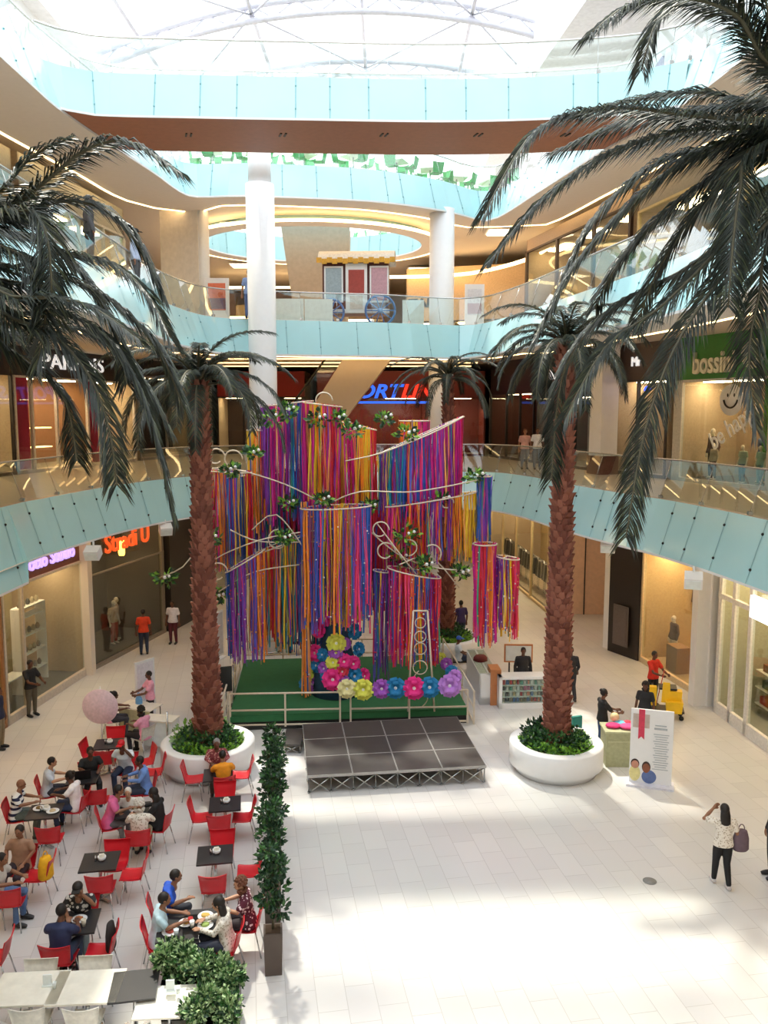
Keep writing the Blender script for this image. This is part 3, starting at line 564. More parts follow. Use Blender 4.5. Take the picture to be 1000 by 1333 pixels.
planter(-4.45, 20.12, 1.17, .74, 'round white planter beside the cafe, under the left palm', 'pale and bright green plants filling the cafe side planter')
planter(2.30, 30.0, 1.3, .74, 'round white planter behind the ribbon tree', 'green plants filling the far planter')
planter(6.35, 11.0, .72, .6, 'round white planter of the nearest right palm', 'plants filling the nearest right planter')
planter(-5.75, 9.8, 1.0, .5, 'round white planter of the nearest left palm', 'plants filling the nearest left planter')
# ------------------------------------------------------------------ platform, fence, stage
pf = empty('turf_platform', (-1.2, 25.55, 0), R(5), 'low platform covered in green artificial turf under the ribbon tree', 'platform')
MB().box((0, 0, .2), (6.75, 5.3, .4)).build('base', M['black'], pf)
MB().box((0, 0, .42), (6.8, 5.35, .05)).box((0, -2.68, .33), (6.8, .03, .16)).box((-3.4, 0, .24), (.03, 5.35, .42)).build('turf', M['green'], pf)
stm = mat('cream_painted_steel', 'd9cbb8', .45)
def fence(A, B, h, label, posts, z=0., rails=(0., .5, 1.)):
    A = Vector((A[0], A[1], z)); B = Vector((B[0], B[1], z)); r = empty('railing_fence', A, 0, label, 'fence'); d = B - A
    for k in rails: MB().tube([Vector((0, 0, max(.06, h * k))), d + Vector((0, 0, max(.06, h * k)))], .028, n=6).build('rail', stm, r)
    for i in range(posts + 1): MB().box(d * i / posts + Vector((0, 0, h / 2)), (.05, .05, h)).build('post', stm, r)
fence((-4.35, 22.6), (-1.25, 22.75), .98, 'cream steel fence along the platform front, left section', 2, .1)
fence((-.95, 22.75), (2.4, 22.95), .98, 'cream steel fence along the platform front, right section', 2, .1)
fence((2.6, 23.1), (2.1, 28.7), .98, 'cream steel fence along the right side of the platform', 3)
fence((-4.95, 28.3), (2.0, 28.8), .98, 'cream steel fence along the back of the platform', 5)
fence((-4.55, 22.6), (-5.05, 28.2), .98, 'cream steel fence along the left side of the platform', 3)
st = empty('stage', (.12, 20.6, 0), R(7.5), 'low black modular stage on folding steel legs', 'stage')
SW, SD, SH = 4.35, 3.3, .42
for i in range(4):
    for j in range(3):
        x = (i - 1.5) * SW / 4; y = (j - 1) * SD / 3; p = MB().box((x, y, SH), (SW / 4 - .015, SD / 3 - .015, .06)).build('deck_panel', M['stage'], st)
        b = MB(); gx, gy = SW / 8 - .012, SD / 6 - .012
        for s in (-1, 1): b.box((x, y + s * gy, SH), (SW / 4 - .005, .01, .065)).box((x + s * gx, y, SH), (.01, SD / 3 - .005, .065))
        b.build('edge_trim', colour('a8a6a4', .6, 'metal'), p)
def xframe(P, Q, h):
    b = MB(); P = Vector(P); Q = Vector(Q); u = Vector((0, 0, h)); 
    for a, c in ((P, P + u), (Q, Q + u), (P, Q + u), (Q, P + u), (P + u, Q + u)): b.tube([a, c], .014, n=5)
    b.box(P + Vector((0, 0, .02)), (.05, .05, .04)); return b
for i in range(8):
    x0 = -SW / 2 + .04 + i * (SW - .08) / 8; x1 = x0 + (SW - .08) / 8
    for y in (-SD / 2 + .05, SD / 2 - .05): xframe((x0, y, 0), (x1, y, 0), SH - .04).build('leg_frame', M['chrome'], st)
for i in range(5):
    y0 = -SD / 2 + .05 + i * (SD - .1) / 5; y1 = y0 + (SD - .1) / 5
    for x in (-SW / 2 + .04, SW / 2 - .04): xframe((x, y0, 0), (x, y1, 0), SH - .04).build('leg_frame', M['chrome'], st)
sb = empty('step_box', (-2.45, 21.55, 0), 0, 'small black step box left of the stage', 'step')
MB().box((0, 0, .24), (.5, 1.1, .05)).build('deck_panel', M['stage'], sb)
for y in (-.5, .5): xframe((-.23, y, 0), (.23, y, 0), .22).build('leg_frame', M['chrome'], sb)
# ------------------------------------------------------------------ ribbon tree
PAL = dict(mg='d4218c', pk='f0447c', pu='8b3aa8', bl='2f5fb8', tl='1d8ea6', yl='f3c935', og='f58a2e', rd='d92b3f', vi='6a5cc8', lt='f5a860', gn='3e9a7a')
RB = {k: mat('ribbon_' + k, v, .55, var=.12, scale=3) for k, v in PAL.items()}
rt = empty('ribbon_tree', (-1.55, 25.9, .44), 0, 'giant tree of colourful hanging ribbons on the turf platform', 'ribbon tree'); RO = Vector(rt.location)
ribs = []
def cluster(xl, xr, yl, yr, bot, Y, pal, n, ry=.55, wire=True, jag=.17):
    A = aty(xl, yl, Y); B = aty(xr, yr, Y); c = (A + B) / 2; ex = (B - A) / 2; zb = aty((xl + xr) / 2, bot, Y).z
    pal = pal.split(); loop = []
    for i in range(33):
        q = 2 * math.pi * i / 32; loop.append(c + ex * math.cos(q) + Vector((0, ry * math.sin(q), 0)) - RO)
    if wire: MB().tube(loop, .022, n=6).build('hoop', stm, rt)
    for i in range(int(n * 1.45)):
        q = rnd.uniform(0, 2 * math.pi) if i % 4 else rnd.uniform(math.pi * 1.05, math.pi * 1.95); k = rnd.uniform(.8, 1.0) if rnd.random() < .75 else rnd.uniform(.2, .8)
        p = c + ex * math.cos(q) * k + Vector((0, ry * math.sin(q) * k, rnd.uniform(-.03, .05))) - RO
        u = (math.cos(q) * k + 1) / 2; col = pal[min(len(pal) - 1, int(max(0, min(.999, u + rnd.uniform(-.16, .16))) * len(pal)))]
        if rnd.random() < .22: col = rnd.choice(list(PAL))
        L = (p.z + RO.z - zb) * (1 + rnd.uniform(-jag, jag * .6)); ribs.append((p, L, col, rnd.uniform(.022, .055), Y))
cluster(270, 328, 612, 615, 735, 25.2, 'mg og bl yl rd', 90)
cluster(322, 358, 560, 560, 690, 25.8, 'yl og pu', 60)
cluster(340, 408, 530, 522, 668, 25.4, 'pu mg pu bl mg', 130, .7)
cluster(395, 445, 524, 530, 660, 25.0, 'mg yl og rd mg', 110, .6)
cluster(440, 490, 548, 560, 680, 25.6, 'yl mg og yl rd', 100, .6)
cluster(520, 560, 548, 548, 640, 26.6, 'og yl mg', 50)
cluster(492, 603, 592, 542, 672, 24.9, 'pu tl bl vi mg pu mg', 190, .5)
cluster(502, 622, 660, 640, 725, 24.6, 'mg og rd pu og yl', 170, .5)
cluster(621, 640, 620, 620, 705, 24.4, 'bl pu bl', 45, .2)
cluster(391, 484, 662, 658, 808, 23.9, 'og vi bl mg yl og vi pk bl', 190, .6)
cluster(294, 345, 745, 715, 850, 24.3, 'bl pu pu vi og', 110, .5)
cluster(330, 398, 722, 695, 830, 25.0, 'tl yl rd tl yl bl', 130, .5)
cluster(355, 425, 700, 700, 838, 26.4, 'tl bl tl bl', 130, .6)
cluster(504, 574, 738, 752, 855, 24.0, 'mg rd pk og bl rd pu', 150, .5)
cluster(486, 507, 742, 745, 880, 24.5, 'vi pu', 30, .2)
cluster(616, 647, 708, 708, 830, 23.9, 'mg rd og mg', 70, .35)
cluster(645, 676, 724, 728, 825, 24.1, 'pu yl rd pk', 60, .3)
cluster(350, 500, 640, 650, 760, 26.8, 'mg rd pu og mg', 170, .8)
cluster(480, 560, 650, 660, 790, 26.2, 'rd mg pu og', 130, .7)
cluster(300, 400, 620, 610, 720, 26.4, 'bl pu tl mg', 120, .7)
cluster(400, 520, 590, 600, 690, 26.6, 'mg pu og rd', 130, .7)
cluster(392, 400, 655, 655, 905, 24.0, 'lt og lt', 14, .08, False, .02)
def ribbon(b, p, L, w, m):
    n = 7; ph = rnd.uniform(0, 6.28); a = rnd.uniform(0, math.pi); dx = rnd.uniform(-.05, .05)
    A = []; B = []
    for i in range(n + 1):
        t = i / n; q = a + ph * .15 * t; c = p + Vector((math.sin(ph + t * 5) * .025 + dx * t, math.cos(ph * 1.7 + t * 4) * .025, -L * t)); o = Vector((math.cos(q), math.sin(q), 0)) * w * .5
        A.append(c - o); B.append(c + o)
    b.strip(A, B, m)
ribs.sort(key=lambda r: r[4] - r[1] * .3)
front = ribs[::max(1, len(ribs) // 92)][:94]; fs = set(id(r) for r in front); mass = MB()
for r_ in ribs:
    if id(r_) in fs: b = MB(); ribbon(b, r_[0], r_[1], r_[3], RB[r_[2]]); b.build('ribbon', None, rt)
    else: ribbon(mass, r_[0], r_[1], r_[3], RB[r_[2]])
tag(mass.build('ribbons', None, rt), 'dense mass of hanging ribbons in pink, purple, blue, orange and yellow', kind='stuff')
b = MB()
for r_ in ribs[:900:2]:
    for _ in range(2): b.ball(r_[0] + Vector((rnd.uniform(-.03, .03), -.03, -r_[1] * rnd.uniform(.05, .98))), rnd.uniform(.014, .03), rnd.choice([M['white'], RB['pk'], RB['lt'], RB['vi']]), 5, 4)
tag(b.build('pompoms', None, rt), 'tiny pale pompoms and blossoms scattered along the ribbons', kind='stuff')
b = MB(); b.tube([(0, 0, 0), (.1, .1, 2.5), (0, .1, 4.5), (.1, .2, 6.5), (0, 0, 8.3)], [.3, .22, .2, .15, .06], n=12); b.build('trunk', colour('5d3b33', .9, 'bark'), rt)
for P in ([(415, 690), (350, 700), (290, 722), (258, 745)], [(415, 705), (340, 705), (300, 690)], [(490, 680), (520, 720), (560, 770)], [(480, 690), (530, 728), (600, 742), (660, 725)], [(520, 735), (560, 725), (598, 765)], [(390, 735), (330, 745), (285, 770)], [(400, 720), (360, 670), (328, 690)],
          [(260, 612), (300, 610), (370, 630), (430, 660)], [(258, 712), (238, 738), (208, 752)], [(430, 655), (470, 640), (540, 640), (622, 625)], [(450, 600), (495, 590), (560, 565), (605, 542)]):
    MB().tube(smoothcurve([aty(x, y, 24.0 + .3 * math.sin(x)) - RO for x, y in P], .25), .02, n=6).build('branch', stm, rt)
def curl(x, y, r, Y, t0=0, t1=330):
    c = aty(x, y, Y) - RO; rr = r / FPX * Y
    MB().tube([c + Vector((math.cos(R(a)) * rr * (1 - (a - t0) / 900), 0, math.sin(R(a)) * rr * (1 - (a - t0) / 900))) for a in range(t0, t1, 15)], .022, n=6).build('wire_curl', stm, rt)
for q in ((281, 595, 12, 24.8), (303, 598, 13, 24.8), (421, 522, 12, 24.6, 0, 200), (283, 745, 14, 24), (362, 703, 14, 23.9, 90, 360), (502, 718, 13, 23.8), (532, 712, 12, 23.9, -90, 120), (495, 690, 12, 23.9), (562, 720, 13, 23.9, -40, 130), (582, 655, 9, 24.2)): curl(*q)
for i, (x, y, s) in enumerate(((300, 612, 1), (215, 752, 1.2), (285, 775, .9), (352, 545, 1.3), (375, 535, 1.2), (415, 545, 1.3), (460, 560, 1.1), (530, 565, 1.1), (375, 655, 1.1), (370, 700, 1), (530, 695, 1.6), (520, 725, 1.3), (553, 735, 1.2), (618, 620, 1), (575, 650, 1), (420, 650, .9), (275, 700, 1.1), (480, 660, 1), (500, 545, .9), (600, 745, .9), (440, 545, 1), (330, 590, .8))):
    b = MB(); s *= .8; leafclump(b, (0, 0, 0), (.3 * s, .22, .2 * s), 60, [M['leaf'], M['leafd'], M['leaf2']], .2, i); o = b.build('leaf_spray', None, rt); o.location = aty(x, y, 23.7 + .4 * (i % 3)) - RO
    MB().ball((0, 0, 0), .05).ball((.15, -.1, .06), .045).build('blossom', M['white'], o).location = (.05, -.22, .05)
# giant paper flowers
def flower_mesh():
    r = empty('paper_flower', (0, 0, 0)); b = MB()
    for k in range(2):
        for j in range(7 - k):
            q = 2 * math.pi * (j + .5 * k) / (7 - k); o = Vector((math.cos(q), math.sin(q), 0)); t = Vector((-o.y, o.x, 0)); L_ = .26 - .08 * k; z0 = .02 + .05 * k
            V = []
            for i in range(5):
                u = i / 4; wd = L_ * .43 * math.sin(min(1, .15 + u * .95) * math.pi * .72); z = z0 + (.10 + .05 * k) * math.sin(u * 2.2)
                V += [o * L_ * u - t * wd + Vector((0, 0, z + .02)), o * L_ * u + Vector((0, 0, z - .015)), o * L_ * u + t * wd + Vector((0, 0, z + .02))]
            F = []
            for i in range(4): F += [(3 * i, 3 * i + 1, 3 * i + 4, 3 * i + 3), (3 * i + 1, 3 * i + 2, 3 * i + 5, 3 * i + 4)]
            b.add(V, F, None, True)
    p = b.build('petals', RB['pk'], r); c = MB().ball((0, 0, .09), (.07, .07, .05)).lathe([(.08, .06), (.09, .1)], n=12).build('flower_center', M['white'], r); return r
fl0 = flower_mesh(); FLC = dict(pk='f0308f', yl='dfe05a', pu='a455c0', bl='1f7fb8', cr='e9e0a4', lv='c084dc', rd='d8324a')
FN = dict(pk='hot pink', yl='lime yellow', pu='purple', bl='blue', cr='cream', lv='lilac', rd='red')
first = True
FL = [(425, 805, 'pk', 1, 'top of the flower cone'), (417, 820, 'pk', 1, 'on the flower cone, second from top at left'), (438, 837, 'yl', 1.2, 'upper middle of the flower cone'), (460, 822, 'bl', 1, 'upper right of the flower cone'), (413, 850, 'pk', 1.1, 'left side of the flower cone, halfway up'), (434, 862, 'yl', .9, 'middle of the flower cone'), (447, 861, 'pk', 1.0, 'right of middle on the flower cone'), (458, 864, 'pk', 1.0, 'outer right of the flower cone, halfway'), (437, 850, 'pu', .9, 'between the two lime flowers of the cone'),
      (405, 878, 'yl', .9, 'lower left of the flower cone'), (414, 866, 'bl', .9, 'left of the flower cone above the lime flower'), (399, 890, 'bl', .9, 'lowest left edge of the flower cone'), (409, 890, 'pu', .9, 'lowest left of the flower cone, beside the blue one'), (434, 884, 'pk', 1.3, 'bottom middle of the flower cone'), (459, 880, 'bl', 1.1, 'lower right of the flower cone'), (471, 880, 'pk', 1.0, 'bottom right edge of the flower cone'), (465, 845, 'bl', .9, 'right edge of the flower cone'),
      (440, 800, 'bl', .9, 'highest of the flower cone, right of the pink one'), (426, 880, 'bl', .8, 'bottom of the cone, left of the big pink flower'), (448, 838, 'pu', .8, 'right of the highest lime flower'), (421, 852, 'bl', .8, 'left of centre on the cone'), (450, 808, 'pk', .8, 'upper right edge of the flower cone'), (446, 888, 'pu', .9, 'bottom of the cone, right of the big pink flower'), (423, 870, 'pu', .8, 'lower left of centre on the cone'), (445, 874, 'rd', .8, 'lower right of centre on the cone'),
      (452, 896, 'cr', 1.1, 'on the platform fence, first from the left'), (473, 897, 'yl', 1.2, 'on the platform fence, second from the left'), (497, 896, 'pu', 1.1, 'on the platform fence, third from the left'), (515, 895, 'bl', 1.2, 'on the platform fence, fourth from the left'), (539, 895, 'pk', 1.3, 'on the platform fence, fifth from the left'), (559, 894, 'bl', 1.2, 'on the platform fence, sixth from the left'), (585, 892, 'lv', 1.3, 'on the platform fence corner at right'), (592, 880, 'lv', .8, 'along the right fence, nearest'), (588, 874, 'bl', .8, 'along the right fence, second'), (581, 864, 'pu', .8, 'along the right fence, third'), (574, 856, 'yl', .7, 'along the right fence, farthest')]
cone = MB().lathe([(.78, 0), (.7, .5), (.45, 1.5), (.3, 2.5), (.22, 2.7)], n=20)
tag(cone.build('flower_cone', colour('2a4a66', .8, 'paint'), None, (-1.45, 24.6, .44)), 'dark blue cone around the tree foot that carries paper flowers', 'cone')
for i, (x, y, c, s, lab) in enumerate(FL):
    onf = i >= 25
    if not onf:
        p = aty(x, y, 24.6); k = max(.2, .75 - .19 * (p.z - .44)); dx = max(-k, min(k, p.x + 1.45)); yy = 24.6 - math.sqrt(max(0.01, k * k - dx * dx)) - .02; p = aty(x, y, yy)
    elif i < 32: p = aty(x, y, 22.66)
    else: p = aty(x, y, 22.9 + (i - 32) * 1.3)
    f = dup(fl0, p, 0, None, None)
    f.rotation_euler = (R(78), 0, R(0 if onf else (p.x + 1.45) * 60)); f.scale = (s * .95,) * 3
    tag(f, '%s paper flower, %s' % (FN[c], lab), 'paper flower', 'giant paper flowers')
    for ch in ALLKIDS(f):
        if ch.name.startswith('petals'):
            ch.material_slots[0].link = 'OBJECT'; ch.material_slots[0].material = mat('paper_' + c, FLC[c], .7)
for ch in ALLKIDS(fl0): bpy.data.objects.remove(ch)
bpy.data.objects.remove(fl0)
# trellis with scrolls
tr = empty('trellis', (1.05, 22.95, .44), 0, 'cream scrolled metal trellis standing on the platform', 'trellis')
for P in ([(-.36, 0, 0), (-.22, 0, 2.95)], [(.4, 0, 0), (.18, 0, 2.95)], [(-.22, 0, 2.95), (.18, 0, 2.95)], [(-.33, 0, .9), (.35, 0, .9)]): MB().tube(P, .028, n=6).build('bar', stm, tr)
for z, q in ((2.6, .15), (2.2, .16), (1.85, .17), (1.3, .2)): MB().tube([(-.02 + q * math.cos(R(a)), 0, z + q * math.sin(R(a))) for a in range(0, 361, 20)], .016, n=5).build('scroll', stm, tr)
MB().tube([(.2 * math.sin(t * 6), 0, .1 + t * 1.1) for t in [i / 20 for i in range(21)]], .016, n=5).build('scroll', stm, tr)
# ------------------------------------------------------------------ people
def evalmesh(o):
    dg = bpy.context.evaluated_depsgraph_get(); me = bpy.data.meshes.new_from_object(o.evaluated_get(dg)); bpy.data.objects.remove(o); return me
def fuse(b, vox, name, it=3):
    o = b.build(name); m = o.modifiers.new('r', 'REMESH'); m.mode = 'VOXEL'; m.voxel_size = vox; m.use_smooth_shade = True
    s = o.modifiers.new('s', 'SMOOTH'); s.iterations = it; s.factor = .5
    me = evalmesh(o); me.materials.clear(); me.materials.append(None); me.name = name; return me
def V(*a): return Vector(a)
def limb(b, P, r): 
    b.tube(P, r, n=12); 
    for p, q in zip(P, r): b.ball(p, q * .995, None, 12, 8)
def hand(b, w, d, up):
    d = d.normalized(); sd_ = d.cross(up).normalized(); up = sd_.cross(d).normalized()
    limb(b, [w, w + d * .05], [.026, .03]); b.tube([w + d * .01, w + d * .05, w + d * .09], [.026, .04, .038], n=10, flat=.5)
    for k, (o, l) in enumerate(((-.03, .062), (-.01, .074), (.011, .07), (.031, .055))):
        p = w + d * .085 + sd_ * o; m = p + d * l * .55 - up * .006; e = m + (d * .8 - up * .6) * l * .5; limb(b, [p - d * .02, p, m, e], [.011, .0115, .0105, .009])
    p = w + d * .03 + sd_ * -.03; limb(b, [p, p - sd_ * .03 + d * .03, p - sd_ * .035 + d * .06], [.014, .0125, .010])
def pose_meshes(key, J):
    """J: pel, chest, neck, head, el(2), ha(2), kn(2), an(2), hd(2 hand dirs), fdir(2)"""
    pel, ch, nk, hd = J['pel'], J['chest'], J['neck'], J['head']
    b = MB(); mid = (pel + ch) / 2
    sh = [ch + V(s * .175, -.01, .10) for s in (-1, 1)]; hp = [pel + V(s * .09, 0, -.02) for s in (-1, 1)]
    tors = [pel + V(0, 0, -.08), pel, mid, ch, ch + V(0, 0, .11), nk]
    b.tube(tors, [.12, .155, .135, .165, .13, .05], n=18, flat=.66); limb(b, [nk + V(0, 0, -.06), nk, hd + V(0, -.01, -.07)], [.06, .053, .05])
    b.ball(hd + V(0, 0, .015), (.074, .09, .098), None, 16, 12); b.ball(hd + V(0, .025, -.05), (.055, .06, .055), None, 12, 8); b.ball(hd + V(0, .09, -.008), (.014, .02, .022)); b.ball(hd + V(0, .075, -.06), (.026, .02, .012))
    for s in (-1, 1): b.ball(hd + V(s * .075, -.005, 0), (.012, .02, .028))
    for i in (0, 1):
        limb(b, [ch + V((i * 2 - 1) * .10, 0, .1), sh[i], (sh[i] + J['el'][i]) / 2, J['el'][i], (J['el'][i] + J['ha'][i]) / 2, J['ha'][i]], [.06, .055, .047, .038, .038, .026])
        hand(b, J['ha'][i], J['hd'][i], J.get('up', V(0, 0, 1)))
        limb(b, [hp[i], (hp[i] + J['kn'][i]) / 2, J['kn'][i], J['kn'][i].lerp(J['an'][i], .35), J['an'][i]], [.095, .082, .056, .055, .036])
    out = {}
    for i in (0, 1): 
        f = J['fd'][i]; b.tube([J['an'][i] + V(0, 0, -.03) - f * .04, J['an'][i] + V(0, 0, -.045) + f * .08, J['an'][i] + V(0, 0, -.055) + f * .15], [.035, .034, .024], n=10)
    out['body'] = fuse(b, .0105, 'body_' + key, 2)
    for long_ in (0, 1):
        b = MB(); b.tube([pel + V(0, 0, -.1), pel + V(0, 0, -.06), pel, mid, ch, ch + V(0, 0, .12), nk + V(0, 0, -.01)], [.2, .205, .192, .16, .182, .145, .066], n=20, flat=.70)
        for i in (0, 1):
            P = [ch + V((i * 2 - 1) * .10, 0, .1), sh[i], (sh[i] + J['el'][i]) / 2 + (J['el'][i] - sh[i]) * .12]; r = [.075, .07, .066]
            if long_: P = P[:2] + [J['el'][i], J['el'][i].lerp(J['ha'][i], .9)]; r = [.075, .068, .052, .038]
            limb(b, P, r)
        out['shirt%d' % long_] = fuse(b, .015, 'shirt_' + key, 3)
    b = MB(); b.tube([pel + V(0, 0, -.1), pel + V(0, 0, -.02), pel + V(0, 0, .08)], [.16, .168, .155], n=18, flat=.70)
    for i in (0, 1): limb(b, [hp[i], (hp[i] + J['kn'][i]) / 2, J['kn'][i], J['kn'][i].lerp(J['an'][i], .45), J['kn'][i].lerp(J['an'][i], .95)], [.1, .094, .072, .064, .052])
    out['trousers'] = fuse(b, .015, 'trousers_' + key, 3)
    for i in (0, 1):
        b = MB(); f = J['fd'][i]; a = J['an'][i]; b.tube([a + V(0, 0, -.035) - f * .06, a + V(0, 0, -.04) + f * .03, a + V(0, 0, -.05) + f * .12, a + V(0, 0, -.055) + f * .19], [.04, .05, .046, .03], n=12, flat=1.)
        out['shoe%d' % i] = fuse(b, .012, 'shoe_' + key, 2)
    out['head'] = hd; return out
F = V(0, 1, 0)
def stand(dx=0, el=None, ha=None, hdv=None, kn=None, an=None, head=V(0, .03, 1.60)):
    return dict(pel=V(0, 0, .96), chest=V(0, 0, 1.27), neck=V(0, 0, 1.46), head=head, el=el or [V(-.24, -.03, 1.10), V(.24, -.03, 1.10)], ha=ha or [V(-.26, .05, .86), V(.26, .05, .86)], hd=hdv or [V(0, .15, -1), V(0, .15, -1)],
                kn=kn or [V(-.10, .02, .51), V(.10, .02, .51)], an=an or [V(-.11, -.01, .09), V(.11, -.01, .09)], fd=[F, F], up=V(0, 1, 0))
def sit(el, ha, hdv, lean=.06, head=None):
    return dict(pel=V(0, 0, .56), chest=V(0, lean, .86), neck=V(0, lean * 1.7, 1.05), head=head or V(0, lean * 1.7 + .04, 1.19), el=el, ha=ha, hd=hdv, kn=[V(-.13, .44, .53), V(.13, .44, .53)], an=[V(-.13, .40, .09), V(.13, .40, .09)], fd=[F, F])
POSE = {
 'stand': stand(), 
 'armup': stand(el=[V(-.36, .12, 1.36), V(.26, -.02, 1.12)], ha=[V(-.17, .17, 1.55), V(.24, .1, .92)], hdv=[V(.6, .1, .6), V(0, .2, -1)], kn=[V(-.10, .08, .51), V(.08, -.02, .50)], an=[V(-.11, .12, .09), V(.09, -.16, .10)]),
 'reach': stand(el=[V(-.22, .2, 1.12), V(.22, .2, 1.12)], ha=[V(-.14, .42, 1.08), V(.14, .42, 1.08)], hdv=[V(.2, 1, 0), V(-.2, 1, 0)]),
 'walk': stand(kn=[V(-.10, .16, .54), V(.09, -.02, .5)], an=[V(-.11, .22, .09), V(.1, -.26, .13)], ha=[V(-.26, -.1, .88), V(.26, .2, .92)]),
 'table': sit([V(-.25, .16, .84), V(.25, .16, .84)], [V(-.14, .40, .83), V(.14, .40, .83)], [V(.4, 1, 0), V(-.4, 1, 0)]),
 'eat': sit([V(-.24, .2, .88), V(.25, .16, .84)], [V(-.06, .24, 1.1), V(.14, .40, .83)], [V(.2, .1, 1), V(-.4, 1, 0)], .12),
 'relax': sit([V(-.26, -.0, .82), V(.26, .0, .82)], [V(-.16, .22, .68), V(.16, .22, .68)], [V(.3, 1, -.2), V(-.3, 1, -.2)], -.03)}
PM = {k: pose_meshes(k, J) for k, J in POSE.items()}
def hair_mesh(style):
    b = MB(); c = V(0, -.014, .03)
    if style == 'short': b.ball(c, (.083, .095, .099), None, 14, 10)
    if style == 'cap': b.ball(c + V(0, .012, .02), (.086, .098, .088), None, 14, 10); b.box((0, .13, .035), (.13, .10, .012), rx=-.15)
    if style in ('long', 'pony', 'bun'): b.ball(c, (.087, .1, .103), None, 14, 10)
    if style == 'long': b.tube([V(0, -.03, .02), V(0, -.07, -.1), V(0, -.10, -.24), V(0, -.10, -.36)], [.085, .1, .10, .05], n=12, flat=.55)
    if style == 'pony': b.tube([V(0, -.09, .06), V(0, -.16, .03), V(0, -.16, -.1), V(0, -.13, -.17)], [.03, .04, .035, .01], n=8)
    if style == 'bun': b.ball(V(0, -.09, .09), .045)
    if style == 'curly': 
        for i in range(60):
            q = i * 2.4; z = 1 - 2 * (i + .5) / 60; r = math.sqrt(1 - z * z)
            if r * math.sin(q) > .55 and z < .35: continue
            b.ball(c + V(.085 * r * math.cos(q), .085 * r * math.sin(q) - .01, .1 * z - (.0 if z > -.2 else .08)), .034, None, 7, 5)
    o = b.build('hair'); me = o.data; bpy.data.objects.remove(o); me.materials.clear(); me.materials.append(None); return me
HM = {s: hair_mesh(s) for s in ('short', 'cap', 'long', 'pony', 'bun', 'curly')}
EYE = MB(); 
for s in (-1, 1): EYE.ball((s * .028, .083, .012), (.012, .007, .007), None, 8, 6)
EYE.box((0, .093, -.058), (.034, .006, .006)); _e = EYE.build('eyes'); EYEM = _e.data; bpy.data.objects.remove(_e); EYEM.materials.clear(); EYEM.materials.append(M['black'])
def child(name, me, p, m, loc=(0, 0, 0)):
    o = bpy.data.objects.new(name, me); COL.objects.link(o); o.parent = p; o.location = loc
    if m and o.material_slots: o.material_slots[0].link = 'OBJECT'; o.material_slots[0].material = m
    return o
def person(pose, pos, face, skin, hair, hm, shirt, sl, legs, label, sc=1., shoes='26262a', cat='person', name='person', extra=None):
    r = empty(name, pos, R(face), label, cat); r.scale = (sc,) * 3; P = PM[pose]
    child('body', P['body'], r, skin)
    if shirt: child('shirt', P['shirt%d' % sl], r, shirt if not isinstance(shirt, str) else colour(shirt))
    if legs: child('trousers', P['trousers'], r, colour(legs)); 
    for i in (0, 1) if shoes else (): child('shoe', P['shoe%d' % i], r, colour(shoes, .5))
    if hair: child('hair' if hair != 'cap' else 'cap', HM[hair], r, hm, P['head'])
    if cat == 'person': child('face', EYEM, r, None, P['head'])
    return r
S1, S2, S3 = M['skin1'], M['skin2'], M['skin3']; HK, HA, HW, HG = M['hair'], M['hair2'], M['hair3'], M['hair4']
stripes = mat('striped_jersey', 'f0f0ee', .8, var=0)
nt = stripes.node_tree; wv = nt.nodes.new('ShaderNodeTexWave'); wv.bands_direction = 'Z'; wv.inputs['Scale'].default_value = 2.6; tc = nt.nodes.new('ShaderNodeTexCoord'); rp = nt.nodes.new('ShaderNodeValToRGB'); rp.color_ramp.interpolation = 'CONSTANT'; rp.color_ramp.elements[0].color = srgb('23284a'); rp.color_ramp.elements[1].position = .45; rp.color_ramp.elements[1].color = srgb('f0f0ee')
nt.links.new(tc.outputs['Object'], wv.inputs['Vector']); nt.links.new(wv.outputs['Fac'], rp.inputs['Fac']); nt.links.new(rp.outputs[0], nt.nodes['Principled BSDF'].inputs['Base Color'])
def dots(name, c1, c2, sc=18):
    m = mat(name, c1, .8, var=0); nt = m.node_tree; v = nt.nodes.new('ShaderNodeTexVoronoi'); v.inputs['Scale'].default_value = sc; tc = nt.nodes.new('ShaderNodeTexCoord'); rp = nt.nodes.new('ShaderNodeValToRGB'); rp.color_ramp.interpolation = 'CONSTANT'; rp.color_ramp.elements[0].color = srgb(c2); rp.color_ramp.elements[1].position = .38; rp.color_ramp.elements[1].color = srgb(c1)
    nt.links.new(tc.outputs['Object'], v.inputs['Vector']); nt.links.new(v.outputs['Distance'], rp.inputs['Fac']); nt.links.new(rp.outputs[0], nt.nodes['Principled BSDF'].inputs['Base Color']); return m
dotm = dots('dotted_blouse', '5c1f33', 'f0d8dc'); camo = dots('patterned_tank', '2a2a2c', 'c9c6c0', 12); lace = dots('lace_top', 'e9e2d8', 'b8aa98', 25); plaid = dots('plaid_shirt', '8a3e44', 'c98f86', 20)
